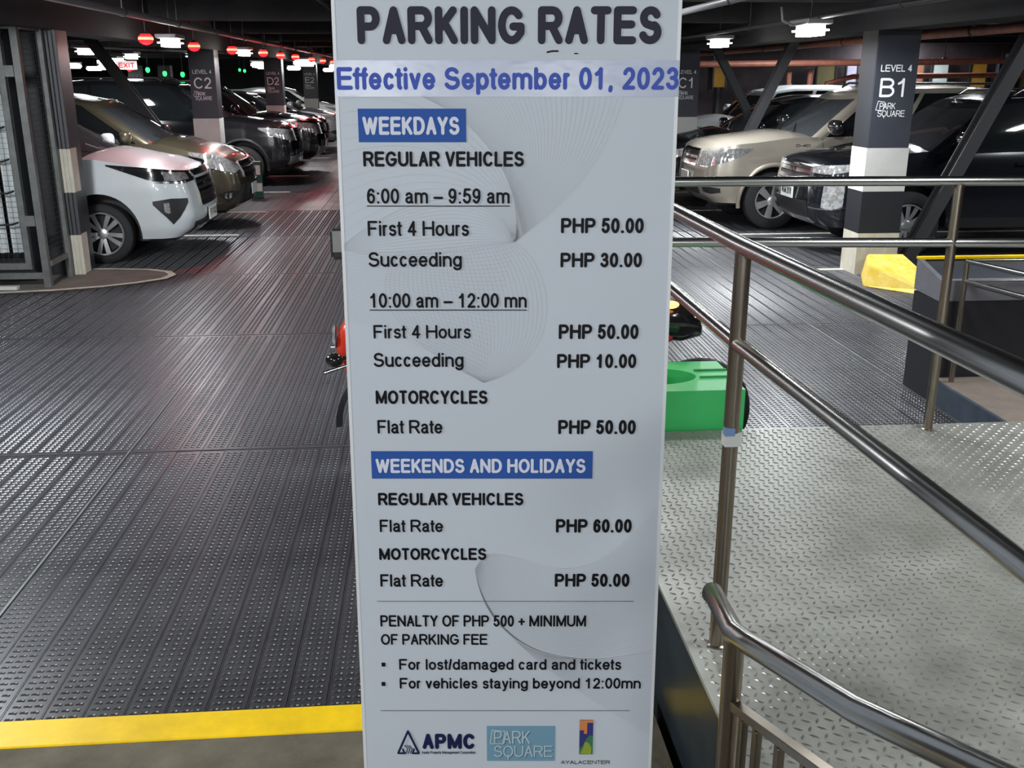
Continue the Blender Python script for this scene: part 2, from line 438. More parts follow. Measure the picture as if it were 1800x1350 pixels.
# island of brown concrete with a cream edge line
isl = [(-9, 9.62), (-4.13, 9.72), (-3.67, 9.80), (-3.25, 9.95), (-2.96, 10.12), (-2.74, 10.32), (-2.70, 10.52), (-2.79, 10.70), (-3.03, 10.84), (-3.41, 10.90), (-4.3, 10.95), (-9, 10.95)]
bm = bmesh.new()
vb = [bm.verts.new((x, y, -.01)) for x, y in isl]; vt = [bm.verts.new((x, y, .018)) for x, y in isl]
bm.faces.new(vt)
for i in range(len(isl)): bm.faces.new((vb[i], vb[(i + 1) % len(isl)], vt[(i + 1) % len(isl)], vt[i]))
from_bm('concrete_island', bm, 'island', fl)
V, F = [], []; ribbon(V, F, isl[1:-1], .038, .0225, cap=8)
from_py('edge_line', V, F, 'cream', fl)

# the concrete step the sign stands on and its yellow nosing
KZ = .10
cf = struct(box('floor', -7, .66, -3, 2.60, -.05, KZ, 'concrete'))
kerb = tag(box('kerb_edge', -7, .66, 2.60, 2.735, -.05, KZ + .004, 'yellow', bevel=.006),
           'yellow painted kerb edge running along the foot of the steel deck', 'kerb')

# ------------------------------------------------------------------ CEILING, beams, walls
ce = struct(box('ceiling', -32, 16, -9, 62, 3.05, 3.25, 'ceiling'))
for y in (-1.0, 2.4, 6.2, 10.2, 14.3, 18.45, 22.5, 26.6, 34.8, 43):
    box('cross_beam', -32, 16, y, y + .28, 2.72, 3.05, 'ceiling', ce)
for x in (-4.06, 4.46):
    box('long_beam', x, x + .42, 0, 60, 2.44, 3.05, 'ceiling', ce)
struct(box('wall_back', -32, 16, 61.8, 62, 0, 3.1, 'ceiling'))
struct(box('wall_left', -32.2, -32, -9, 62, 0, 3.1, 'ceiling'))
wr = struct(box('wall_right', 15.8, 16, -9, 62, 0, 3.1, 'ceiling'))

# ------------------------------------------------------------------ PILLARS
def logo(parent, mtx, x0, s, z=0.0, m='letter_white', w=.105):
    """two-line logotype with a skewed frame round the first letter; s = cap height"""
    text_obj('PARK', x0 + .35 * s, x0 + 3.0 * s, 1.18 * s, s, w, m, parent, mtx, z)
    text_obj('SQUARE', x0 + .1 * s, x0 + 4.7 * s, 0, s, w, m, parent, mtx, z)
    V, F = [], []
    fr = [(x0 - .25 * s, 1.05 * s), (x0 + .05 * s, 2.45 * s), (x0 + 1.15 * s, 2.3 * s), (x0 + .95 * s, .98 * s), (x0 - .25 * s, 1.05 * s)]
    ribbon(V, F, fr, w * s * .4, z); V = [tuple(mtx @ Vector(v)) for v in V]
    from_py('logo_frame', V, F, m, parent)
def pillar(x0, x1, y0, y1, code, label, stripes=True, text=True):
    t = thing('striped_pillar', label, 'pillar', ((x0 + x1) / 2, (y0 + y1) / 2, 0))
    cx, cy = (x0 + x1) / 2, (y0 + y1) / 2; a, b = (x1 - x0) / 2, (y1 - y0) / 2
    box('upper_shaft', -a, a, -b, b, 1.304, 2.44, 'black', t)
    box('sign_panel', -a + .004, a - .004, -b - .012, -b + .01, 1.304, 2.39, 'navy_panel', t)
    for z0, z1, m in ((.866, 1.304, 'pillar_white'), (.435, .866, 'black'), (-.01, .435, 'pillar_cream')):
        box('painted_band', -a - .003, a + .003, -b - .014, b + .003, z0, z1, m, t)
    if text:
        mt = Matrix.Translation((0, -b - .0135, 0)) @ Matrix.Rotation(R(90), 4, 'X')
        W = 2 * a
        text_obj('LEVEL 4', -a + .13 * W, -a + .86 * W, 2.048, .066, .15, 'letter_white', t, mt)
        text_obj(code, -a + .15 * W, -a + .82 * W, 1.803, .184, .13, 'letter_white', t, mt)
        logo(t, mt @ Matrix.Translation((0, 1.613, 0)), -a + .14 * W, .062)
    return t
pillar(4.46, 4.90, 10.06, 10.42, 'B1', 'striped pillar lettered B1 behind the steel railing', True)
pillar(4.42, 4.86, 18.25, 18.62, 'C1', 'striped pillar lettered C1 in front of the white car', True)
pillar(-4.06, -3.62, 18.25, 18.62, 'C2', 'striped pillar lettered C2 in front of the big black SUV', True)
pillar(-4.06, -3.62, 26.5, 26.87, 'D2', 'striped pillar lettered D2, second along the left aisle', True)
for fx, fy, num, lb in ((-12.2, 43.8, '13', 'dark far pillar numbered 13 right of pillar C2'), (-11.0, 43.8, '12', 'dark far pillar numbered 12 left of pillar D2'), (-10.4, 29.0, '14', 'dark far pillar numbered 14 below the EXIT sign')):
    q = pillar(fx, fx + .5, fy, fy + .4, num, lb, text=False)
    text_obj(num, -.14, .16, 1.80, .2, .16, 'letter_white', q, Matrix.Translation((0, -.2135, 0)) @ Matrix.Rotation(R(90), 4, 'X'))
pillar(-4.06, -3.62, 34.7, 35.07, 'E2', 'striped pillar lettered E2, farthest one along the left aisle', True)
p = thing('corner_pillar', 'black pillar with cream striped edge sleeves at the corner of the wire cage', 'pillar', (-3.84, 10.80, 0))
box('shaft', -.22, .21, -.18, .2, -.01, 2.44, 'black', p)
for k, (xa, xb, yy) in enumerate(((.115, .155, -.205), (.16, .195, -.20), (.20, .232, -.195))):
    box('conduit', xa, xb, yy, -.17, .02, 2.44, 'conduit', p, bevel=.006)
    for z0, z1 in ((.02, .435), (.866, 1.304)):
        box('cream_sleeve', xa - .003, xb + .003, yy - .004, -.168, z0, z1, 'pillar_cream', p, bevel=.006)
for z0, z1 in ((.02, .435), (.866, 1.304)): box('cream_sleeve', .205, .214, -.16, .05, z0, z1, 'pillar_cream', p)
# ------------------------------------------------------------------ braces
def brace(p0, p1, label, wd=.13):
    P0, P1 = Vector(p0), Vector(p1); d = P1 - P0; L_ = d.length
    t = thing('diagonal_brace', label, 'brace', p0)
    q = d.to_track_quat('Z', 'Y').to_matrix().to_4x4()
    box('web', -wd / 2, wd / 2, -.03, .03, 0, L_, 'conduit', t, mtx=q)
    for s in (-1, 1): box('flange', s * wd / 2 - .008, s * wd / 2 + .008, -.07, .07, 0, L_, 'conduit', t, mtx=q)
brace((5.10, 10.35, .0), (6.30, 10.35, 2.6), 'dark diagonal steel brace to the right of pillar B1', .15)
brace((4.40, 15.42, .0), (5.58, 15.42, 2.62), 'dark diagonal brace rising over the black car near pillar C1', .13)
brace((6.10, 18.9, 1.2), (5.25, 18.9, 2.62), 'short dark brace leaning left behind pillar C1', .12)
brace((-3.35, 16.3, .0), (-5.15, 16.3, 2.7), 'dark diagonal brace above the bronze car', .16)

# ------------------------------------------------------------------ pipes under the ceiling
def pipe(label, pts, r, m, hang=0, name='ceiling_pipe'):
    t = thing(name, label, 'pipe', pts[0])
    q = Vector(pts[0])
    rod('tube', [Vector(p) - q for p in pts], r, m, t, 12)
    a, b = Vector(pts[0]), Vector(pts[-1])
    for i in range(hang):
        c = a.lerp(b, (i + .5) / hang) - q
        rod('hanger', [c, c + Vector((0, 0, 3.05 - (c.z + q.z)))], .008, 'conduit', t, 6)
        bm = bmesh.new(); lathe(bm, [(-.015, r + .008), (.015, r + .008)], 'y', 12, c); from_bm('clamp', bm, 'conduit', t)
    return t
pipe('long grey pipe under the ceiling above the left aisle', [(-2.93, 5, 2.60), (-2.93, 45, 2.60)], .036, 'pipe', 18)
pipe('thin grey pipe crossing high over the parked cars', [(-6.4, 12.9, 2.44), (-3.5, 21.5, 2.44)], .026, 'pipe', 4)
pipe('bright grey pipe running over the aisle right of the sign', [(2.5, 4, 2.60), (2.5, 40, 2.60)], .032, 'pipe', 12)
pipe('thin cable pipe with the lamps left of pillar B1', [(3.66, 6, 2.53), (3.66, 40, 2.53)], .02, 'conduit', 9)
pipe('red pipe under the ceiling right of pillar B1', [(5.9, 9.2, 2.47), (5.9, 30, 2.47)], .05, 'red_pipe', 6)
pipe('red oxide main crossing behind pillar C1', [(5.0, 22.5, 2.25), (11.5, 22.5, 2.32), (15.5, 22.5, 2.4)], .07, 'red_pipe', 4)
pipe('lower red main bending down behind the beige car', [(15, 23.5, 2.05), (9.9, 23.5, 2.0), (9.3, 23.5, 1.85), (9.0, 23.5, .5)], .06, 'red_pipe')
pipe('red riser with a slight bend behind the beige car, left one', [(8.2, 23.0, 2.1), (8.2, 23.0, 1.85), (8.35, 23.0, 1.6), (8.35, 23.0, 0)], .055, 'red_pipe')
pipe('straight red riser behind the beige car, middle one', [(8.7, 23.0, 2.15), (8.65, 23.0, 0)], .065, 'red_pipe')
pipe('sagging grey cable loop under the ceiling right of the sign', [(3.3, 9.6, 2.62), (3.32, 9.6, 2.50), (3.42, 9.6, 2.46), (3.55, 9.6, 2.48), (3.66, 9.6, 2.53)], .012, 'pipe', name='ceiling_cable')
pipe('grey cable tray pipe above the middle of the aisle', [(-1.2, 7.5, 2.86), (-1.35, 40, 2.86)], .03, 'conduit', 12)

# ------------------------------------------------------------------ LAMPS
def bulb(name, loc, watts, parent, col=(.93, .97, 1.0), rad=.22):
    l = bpy.data.lights.new(name, 'POINT'); l.shadow_soft_size = rad; l.energy = watts * TUBE_W; l.color = col
    o = bpy.data.objects.new(name, l); COL.objects.link(o); o.location = loc; o.parent = parent
    return o
def area(name, loc, sx, sy, watts, parent, col=(.93, .97, 1.0)):
    l = bpy.data.lights.new(name, 'AREA'); l.shape = 'RECTANGLE'; l.size = sx; l.size_y = sy
    l.energy = watts * TUBE_W; l.color = col
    o = bpy.data.objects.new(name, l); COL.objects.link(o); o.location = loc; o.parent = parent
    return o
def lamp(x, y, z, label, rz=0.0, watts=0, ln=.62, wd=.14, group=None, dh=.055, around=False):
    t = thing('fluorescent_lamp', label, 'lamp', (x, y, z), rz, group)
    bm = bmesh.new(); bx(bm, -wd / 2, wd / 2, -ln / 2, ln / 2, .0, .05)
    bmesh.ops.bevel(bm, geom=bm.edges[:], offset=.008, segments=1, affect='EDGES'); from_bm('housing', bm, 'pipe', t)
    bm = bmesh.new(); bx(bm, -wd / 2 + .01, wd / 2 - .01, -ln / 2 + .02, ln / 2 - .02, -dh, -.002)
    bmesh.ops.bevel(bm, geom=bm.edges[:], offset=min(.045, dh * .42), segments=4, affect='EDGES'); from_bm('diffuser', bm, 'lamp_white', t, True)
    rod('hanging_rod', [(0, 0, .05), (0, 0, 3.05 - z)], .007, 'conduit', t, 6)
    if watts and around: bulb('lamp_light', (0, 0, -dh - .26), watts, t)
    elif watts: area('lamp_light', (0, 0, -dh - .02), wd, ln, watts, t)
    return t
# over and behind the photographer (outside the frame) and over both aisles
for i, (x, y, wt) in enumerate([(-1.7, -5.4, 80), (2.2, -5.0, 78), (-.1, -7.8, 86), (3.0, 2.2, 26), (-3.2, .9, 50), (1.1, 6.3, 22), (-3.4, 5.7, 125), (5.4, 5.6, 26), (1.7, 10.4, 30)]):  # kerb-end and off-roader lamps are unseen, added for extra brightness
    lamp(x, y, 2.92, ['fluorescent lamp behind the viewer on the left', 'fluorescent lamp behind the viewer on the right', 'fluorescent lamp straight behind the viewer', 'fluorescent lamp above the tread plate platform', 'added lamp brightening the yellow kerb and concrete from the left', 'fluorescent lamp above the motorcycle', 'fluorescent lamp above the deck in front of the white people carrier', 'fluorescent lamp above the dark ramp barrier', 'added lamp over the aisle brightening the beige off-roader'][i], watts=wt, ln=1.2, wd=.16, around=i in (0, 1, 2, 4, 6))
near = [(3.66, 9.78, 2.47, 26, 'long bright lamp hanging between pillars C1 and B1'), (3.86, 13.56, 2.47, 24, 'bright lamp with a dark cap beside pillar C1'),
        (-3.15, 13.3, 2.45, 14, 'biggest white lamp between the two nearest red lamps'), (-3.2, 18.8, 2.45, 12, 'white lamp just right of pillar C2'),
        (-5.64, 17.93, 2.45, 18, 'white lamp above the left end of the black SUV roof'), (-6.1, 22.3, 2.45, 14, 'white lamp above the EXIT sign'),
        (-4.8, 22.1, 2.45, 0, 'white lamp left of the top of pillar C2')]
for x, y, z, wt, lb in near: lamp(x, y, z, lb, watts=wt, ln=.50, wd=.25, dh=.10)
far = []
for (x, y) in [(-9.9, 27.5), (-11.7, 35.5), (-6.2, 29.6), (-8.0, 38), (-3.15, 27.4), (-3.1, 36.7), (-2.6, 44.5), (-9.0, 44), (-12.5, 42), (-5.5, 36.2), (-5.5, 44), (-14.5, 47), (-7.5, 51), (-3.9, 52), (-18, 50), (-11, 55), (-5.2, 56), (-20, 44), (-15, 38), (-12.6, 31.6), (-7.6, 26.0), (-4.9, 31.5), (-3.2, 47.5)]:
    far.append(lamp(x, y, 2.42, '', watts=10 if len(far) % 2 == 0 else 0, ln=.8, wd=.5, dh=.16, group='far white lamps beyond the parked cars'))
ORD = 'first second third fourth fifth sixth seventh eighth ninth tenth eleventh twelfth thirteenth fourteenth fifteenth sixteenth seventeenth eighteenth nineteenth twentieth twenty-first twenty-second twenty-third'.split()
def rank_labels(objs, text):
    """labels by order from the left as seen from the sign"""
    for k, o in enumerate(sorted(objs, key=lambda o: math.atan2(o.location.x, o.location.y))): o['label'] = text % ORD[k]
rank_labels(far, 'small far white lamp beyond the parked cars, %s from the left')
for x, y, wt in ((8.0, 20.3, 40), (11.5, 24.5, 40), (7.5, 14.6, 22), (8.2, 9.0, 18), (8.5, 29, 30)):  # the one before the coloured boards is added to light them
    lamp(x, y, 2.95, {8.0: 'lamp over the white car behind pillar C1', 11.5: 'added lamp lighting the coloured boards', 7.5: 'lamp over the rear of the beige car', 8.2: 'lamp over the rear of the nearest black SUV', 8.5: 'farthest lamp on the right side'}[x], watts=wt, ln=1.2)
def red_lamp(x, y, z, label, group=None, m='lamp_red'):
    t = thing('bay_indicator_lamp', label, 'lamp', (x, y, z), 0, group)
    bm = bmesh.new(); lathe(bm, [(.03, .022), (.012, .05), (0, .056)], 'z', 14); from_bm('cap', bm, 'conduit', t, True)
    bm = bmesh.new(); lathe(bm, [(0, .050), (-.02, .070), (-.05, .080), (-.085, .068), (-.105, .04), (-.115, 0)], 'z', 16, close=False); from_bm('red_dome' if m == 'lamp_red' else 'green_dome', bm, m, t, True)
    if m == 'lamp_red':
        bm = bmesh.new(); lathe(bm, [(-.030, .0765), (-.045, .0825), (-.060, .0795)], 'z', 16, close=False); from_bm('bright_ring', bm, 'lamp_red_core', t, True)
    rod('stem', [(0, 0, .03), (0, 0, 3.05 - z)], .006, 'conduit', t, 6)
    return t
rl = ['nearest and largest red bay lamp, left of the biggest white lamp', 'second red bay lamp, just left of pillar C2 top', 'third red bay lamp, beside a white lamp right of pillar C2',
      'fourth red bay lamp in the row above the left aisle', 'fifth red bay lamp, above pillar D2', 'sixth red bay lamp, right of pillar D2 top', 'seventh red bay lamp, left of pillar E2 top']
RX = [(-3.09, 11.93), (-3.20, 14.83), (-3.03, 16.73), (-2.87, 18.8), (-2.87, 21.0), (-2.78, 22.6), (-2.80, 25.9), (-2.75, 28.2), (-2.7, 30.6), (-2.7, 33), (-2.7, 35.5), (-2.7, 38), (-2.7, 41)]
reds = []
for i, (x, y) in enumerate(RX):
    t = red_lamp(x, y, 2.45, rl[i] if i < 7 else 'tiny red bay lamp at the far end of the left aisle row', None if i < 7 else 'far red bay lamps at the end of the row')
    if i >= 7: reds.append(t)
    if i < 8 and i % 2 == 0:
        area('lamp_light', (0, 0, -.12),   .12, .12, 2.0, t, (1, .04, .04))
rank_labels(reds, 'tiny red bay lamp past pillar E2, %s of the last six from the left')
reds, greens = [], []
for (x, y) in [(-12.4, 36.1), (-8.6, 31.4), (-10.8, 39)]:
    reds.append(red_lamp(x, y, 2.3, 'x', 'small red lamps in the far rows'))
rank_labels(reds, 'small red lamp in the far left rows, %s of three from the left')
for (x, y, z) in [(-6.0, 24.5, 2.12), (-5.6, 24.5, 2.10), (-6.4, 24.6, 2.2), (-9.7, 33, 2.2), (-6.5, 38, 2.25), (-7.2, 41, 2.3), (-4.2, 40, 2.3), (-11.4, 34, 2.15)]:
    greens.append(red_lamp(x, y, z, 'x', 'small green bay lamps in the far rows', 'lamp_green')); greens[-1].scale = (.6, .6, 1)
rank_labels(greens, 'small green bay lamp in the far rows, %s of eight from the left')
ex = thing('exit_sign', 'lit white EXIT sign with red letters hanging in the far rows', 'sign', (-6.55, 23.5, 2.24))
box('sign_box', -.21, .21, -.03, .03, -.09, .09, 'exit_white', ex)
text_obj('EXIT', -.17, .17, -.055, .11, .2, 'exit_red', ex, Matrix.Translation((0, -.032, 0)) @ Matrix.Rotation(R(90), 4, 'X'))
rod('hanging_rod', [(0, 0, .09), (0, 0, .81)], .008, 'conduit', ex, 6)
# ------------------------------------------------------------------ far coloured boards on the right, beyond the beige car
for x0, x1, z0, z1, m, lb in [(12.55, 12.98, 1.55, 2.42, 'board_white', 'pale board standing right of pillar B1'), (11.8, 12.35, 1.5, 2.4, 'board_brown', 'brown board just right of pillar B1'),
        (13.55, 13.98, 1.55, 2.30, 'board_orange', 'orange board in the right background'), (14.15, 14.3, 1.5, 2.35, 'board_lilac', 'narrow lilac strip beside the orange board'), (14.35, 14.75, 1.55, 2.55, 'board_white', 'tallest pale board at the right edge'),
        (10.35, 10.65, 1.5, 2.35, 'board_lilac', 'lilac board left of pillar B1'), (9.6, 10.1, 1.4, 2.3, 'board_olive', 'olive board behind the beige car'), (7.0, 7.32, 1.75, 2.32, 'board_orange', 'orange board right of pillar C1'), (14.85, 15.5, 1.5, 2.5, 'board_olive', 'olive board at the far right edge')]:
    t = thing('wall_board', lb, 'board', ((x0 + x1) / 2, 25.0, z0))
    a = (x1 - x0) / 2
    box('face_panel', -a, a, -.02, .02, 0, z1 - z0, m, t)
    for s in (-1, 1): box('side_frame', s * a - .02, s * a + .02, -.035, .03, -.05, z1 - z0 + .03, 'trim_black', t)
    box('support', -.04, .04, .02, .06, -z0, z1 - z0, 'trim_black', t)
bw = tag(box('partition_wall', 5.2, 15.8, 25.2, 25.4, 0, 3.05, mat('dark plum partition', (.035, .025, .03), .8, 0, var=.4, vscale=2)), 'dark partition wall behind the coloured boards', 'wall')

# ------------------------------------------------------------------ PARKING RATES SIGN
lean = .0439
sg = thing('parking_rates_sign', 'tall leaning white parking rates sign standing in front of everything', 'sign')
SM = Matrix.Translation((.1335, 1.7355, .623)) @ Matrix.Rotation(R(-4.7), 4, 'Z') @ Matrix.Rotation(R(90) - lean, 4, 'X')
sg.matrix_world = SM
B0, B1_ = -.522, 1.575
HW = .2990
bm = bmesh.new(); bx(bm, -HW, HW, B0, B1_, -.022, 0); bmesh.ops.bevel(bm, geom=bm.edges[:], offset=.0025, segments=2, affect='EDGES')
from_bm('panel', bm, 'banner', sg)
for s in (-1, 1):
    box('side_frame', s * HW - .006 * (s > 0), s * HW + .006 * (s < 0), B0, B1_, -.030, .0006, 'banner_edge', sg)
box('rear_strut', -.03, .03, B0 + .02, 1.1, -.06, -.023, 'conduit', sg)
box('stand_foot', -.26, .26, B0 - .0, B0 + .03, -.30, -.0225, 'trim_black', sg)
TX = [
    ('PARKING RATES', -0.256, 0.2655, 1.4315, 0.0616, 0.215, 'dark'),
    ('Effective September 01, 2023', -0.2945, 0.2985, 1.3564, 0.0378, 0.19, 'blue'),
    ('WEEKDAYS', -0.2529, -0.0829, 1.2806, 0.0309, 0.19, 'white'),
    ('REGULAR VEHICLES', -0.254, 0.0303, 1.2259, 0.0265, 0.19, 'black'),
    ('6:00 am – 9:59 am', -0.2503, 0.0051, 1.1612, 0.027, 0.155, 'black'),
    ('First 4 Hours', -0.2504, -0.0678, 1.1035, 0.0274, 0.155, 'black'),
    ('PHP 50.00', 0.0973, 0.246, 1.1086, 0.0274, 0.195, 'black'),
    ('Succeeding', -0.2514, -0.0818, 1.0479, 0.0269, 0.155, 'black'),
    ('PHP 30.00', 0.0971, 0.2449, 1.0469, 0.0269, 0.195, 'black'),
    ('10:00 am – 12:00 mn', -0.2521, 0.0363, 0.9725, 0.0274, 0.155, 'black'),
    ('First 4 Hours', -0.2468, -0.0667, 0.9149, 0.0257, 0.155, 'black'),
    ('PHP 50.00', 0.0955, 0.243, 0.9138, 0.0279, 0.195, 'black'),
    ('Succeeding', -0.2487, -0.081, 0.8607, 0.0272, 0.155, 'black'),
    ('PHP 10.00', 0.093, 0.2406, 0.8585, 0.0272, 0.195, 'black'),
    ('MOTORCYCLES', -0.247, -0.0369, 0.789, 0.0266, 0.19, 'black'),
    ('Flat Rate', -0.2457, -0.1226, 0.7306, 0.0271, 0.155, 'black'),
    ('PHP 50.00', 0.0967, 0.2436, 0.7295, 0.0282, 0.195, 'black'),
    ('WEEKENDS AND HOLIDAYS', -0.2517, 0.15, 0.6517, 0.0288, 0.19, 'white'),
    ('REGULAR VEHICLES', -0.2496, 0.0312, 0.5853, 0.0258, 0.195, 'black'),
    ('Flat Rate', -0.2482, -0.1251, 0.5296, 0.0262, 0.155, 'black'),
    ('PHP 60.00', 0.0946, 0.2421, 0.5284, 0.0285, 0.195, 'black'),
    ('MOTORCYCLES', -0.2513, -0.0411, 0.4707, 0.0253, 0.195, 'black'),
    ('Flat Rate', -0.251, -0.1271, 0.4133, 0.027, 0.155, 'black'),
    ('PHP 50.00', 0.0936, 0.2411, 0.4133, 0.0282, 0.195, 'black'),
    ('PENALTY OF PHP 500 + MINIMUM', -0.2539, 0.1572, 0.3262, 0.0251, 0.16, 'black'),
    ('OF PARKING FEE', -0.2541, -0.0401, 0.2858, 0.024, 0.16, 'black'),
    ('For lost/damaged card and tickets', -0.2191, 0.2305, 0.2295, 0.0245, 0.16, 'black'),
    ('For vehicles staying beyond 12:00mn', -0.2192, 0.2711, 0.1867, 0.0245, 0.16, 'black'),
    ('APMC', -0.176, -0.0663, 0.0461, 0.036, 0.23, 'navy'),
    ('Ayala Property Management Corporation', -0.1775, -0.0664, 0.035, 0.0062, 0.16, 'navy'),
    ('PARK', -0.0285, 0.0468, 0.0583, 0.0308, 0.11, 'pale'),
    ('SQUARE', -0.0287, 0.0931, 0.0272, 0.027, 0.11, 'pale'),
    ('AYALACENTER', 0.111, 0.2129, 0.0103, 0.0085, 0.13, 'black')]
for s, a0, a1, b, c, wt, col in TX:
    text_obj(s, a0, a1, b, c, wt, 't_' + col, sg, z=.0014)
for s, a0, a1, b, c in (('PARK', -0.0270, 0.0483, 0.0568, 0.0308), ('SQUARE', -0.0272, 0.0946, 0.0257, 0.027)):
    text_obj(s, a0, a1, b, c, .11, 't_shadow', sg, z=.0011, name='letter_shadow')
def flat(name, a0, a1, b0, b1, m, z=.0012):
    return box(name, a0, a1, b0, b1, z - .0006, z, m, sg)
flat('blue_box', -.2604, -.0713, 1.268, 1.325, 't_box', .0010)
flat('blue_box', -.2598, .1633, .6401, .6954, 't_box', .0010)
flat('tape_strip', -.2985, .2990, 1.345, 1.4054, 'foil', .0010)
flat('underline', -.2505, .0051, 1.1562, 1.1578, 't_black', .0016)
flat('underline', -.2523, .0363, .9676, .9692, 't_black', .0016)
flat('rule_line', -.2589, .2511, .3815, .3822, 't_rule', .0016)
flat('rule_line', -.2603, .2506, .1358, .1365, 't_rule', .0016)
flat('bullet', -.2546, -.2468, .2372, .2455, 't_black', .0016)
flat('bullet', -.2561, -.2483, .1932, .2016, 't_black', .0016)
flat('logo_panel', -.0429, .0982, .0177, .0998, 't_sky', .0009)
V, F = [], []
ribbon(V, F, [(-.036, .060), (-.032, .092), (-.005, .089), (-.010, .060), (-.036, .060)], .0011, .0026)
from_py('logo_frame', V, F, 't_pale', sg)
# triangle emblem
V, F = [], []
ribbon(V, F, [(-.2265, .0375), (-.2052, .0885), (-.1840, .0375)], .0022, .0024)
ribbon(V, F, [(-.2265, .0365), (-.2130, .0365), (-.2170, .046)], .0018, .0024)
ribbon(V, F, [(-.1840, .0365), (-.1975, .0365), (-.1935, .046)], .0018, .0024)
for d in (0, .0045, .009):
    ribbon(V, F, [(-.2105 + d, .0365), (-.2065 + d, .047), (-.2125 + d, .055)], .0009, .0024)
from_py('triangle_emblem', V, F, 't_navy', sg)
# small upright logo: coloured patches
def poly(name, pts, m, z):
    from_py(name, [(x, y, z) for x, y in pts], [tuple(range(len(pts)))], m, sg)
poly('logo_bar', [(.1485, .034), (.1764, .034), (.1764, .1144), (.1485, .1144)], 't_violet', .0016)
poly('orange_patch', [(.1485, .1144), (.1485, .0910), (.1575, .0910), (.1575, .0825), (.1640, .0825), (.1640, .1085), (.1764, .1085), (.1764, .1144)], 't_orange', .0022)
poly('green_patch', [(.1485, .034), (.1764, .034), (.1764, .0760), (.1700, .0800), (.1620, .0700), (.1560, .0560), (.1485, .0480)], 't_green', .0020)
poly('lime_patch', [(.1500, .0355), (.1730, .0345), (.1735, .0500), (.1680, .0610), (.1600, .0640), (.1570, .0520)], 't_lime', .0024)
# fine wave line art
def bez(P, t):
    a, b, c, d = P; u = 1 - t
    return tuple(u ** 3 * a[k] + 3 * u * u * t * b[k] + 3 * u * t * t * c[k] + t ** 3 * d[k] for k in (0, 1))
C_ = [[(0.0143, 1.0933), (0.0704, 1.139), (0.1711, 1.1991), (0.2114, 1.3735)], [(0.0143, 1.0933), (0.0394, 1.219), (-0.0894, 1.3829), (-0.2873, 1.364)],
      [(0.0143, 1.0933), (-0.0413, 1.219), (-0.1941, 1.1692), (-0.2950, 1.0881)], [(0.0143, 1.0933), (-0.0938, 1.0779), (-0.1974, 1.0573), (-0.2950, 1.0779)],
      [(-0.2950, 1.0779), (-0.1455, 1.0676), (-0.0321, 1.0727), (0.0143, 1.0933)], [(-0.2947, 0.9523), (-0.1595, 0.9095), (-0.0969, 0.8661), (-0.0441, 0.831)],
      [(0.0143, 1.0933), (0.0972, 1.0365), (0.1046, 0.8661), (-0.0441, 0.831)], [(-0.1968, 1.0779), (-0.2617, 0.9947), (-0.2017, 0.9095), (-0.0441, 0.831)],
      [(-0.0467, 0.4816), (0.0537, 0.4996), (0.134, 0.3525), (0.29, 0.5829)], [(-0.0637, 0.4512), (-0.037, 0.2256), (0.1934, 0.2385), (0.2957, 0.2769)],
      [(-0.0637, 0.4512), (-0.0478, 0.3275), (0.0668, 0.2256), (0.2934, 0.0811)]]
V, F = [], []
for a, b, n, hw in ((0, 1, 46, .00022), (1, 2, 12, .0002), (2, 3, 14, .00024), (4, 5, 30, .0002), (6, 7, 34, .00024), (8, 9, 44, .0002), (9, 10, 34, .00022)):
    for i in range(n + 1):
        f = i / n; P = [tuple(C_[a][k][j] * (1 - f) + C_[b][k][j] * f for j in (0, 1)) for k in range(4)]
        ribbon(V, F, [bez(P, t / 22) for t in range(23)], hw, .0008, cap=0)
stuff(from_py('wave_line_print', V, F, 't_line', sg))
# two small scuffs under the title
V, F = [], []
ribbon(V, F, [(.070, 1.4185), (.078, 1.4205), (.088, 1.4205)], .0014, .0012); ribbon(V, F, [(.117, 1.4165), (.122, 1.4165)], .001, .0012)
from_py('scuff_mark', V, F, 't_black', sg)

# ------------------------------------------------------------------ TREAD PLATE PLATFORM
PZ = .48
pf = thing('tread_plate_platform', 'raised grey tread plate platform to the right of the sign', 'platform', (.69, 4.12, 0))
def W2(o): return o
box('deck_plate', 0, 3.6, -5.2, 0, PZ - .012, PZ, 'tread', pf)
box('side_plate', .004, .03, -5.2, -.004, 0, PZ - .012, 'platform_side', pf)
box('side_plate', .03, 3.6, -.03, -.004, 0, PZ - .012, 'platform_side', pf)
V, F = [], []
pit = .0295
for i in range(int(3.3 / pit)):
    for j in range(int(3.75 / pit)):
        x = .012 + (i + .5) * pit; y = -.012 - (j + .5) * pit
        a = R(45 if (i + j) % 2 else -45) + R(12)
        if x > 2.9 and y < -1.5: continue
        ca, sa = math.cos(a), math.sin(a); l, wd, h = .0140, .0040, .0030
        b = len(V)
        for lx, ly, lz in ((-l, 0, 0), (0, -wd, 0), (l, 0, 0), (0, wd, 0), (-l * .45, 0, h), (l * .45, 0, h)):
            V.append((x + lx * ca - ly * sa, y + lx * sa + ly * ca, PZ + lz))
        F += [(b, b + 1, b + 4), (b + 1, b + 2, b + 5), (b + 1, b + 5, b + 4), (b + 2, b + 3, b + 5), (b + 3, b, b + 4), (b + 3, b + 4, b + 5)]
stuff(from_py('tread_bumps', V, F, mat('worn tread steel lightened for highlights', (.30, .30, .28), .32, .6, var=.35, vscale=5), pf))  # highlights on the worn bumps painted in as a lighter steel
box('edge_trim', -.003, .012, -5.2, 0, PZ - .012, PZ + .001, 'tread', pf)

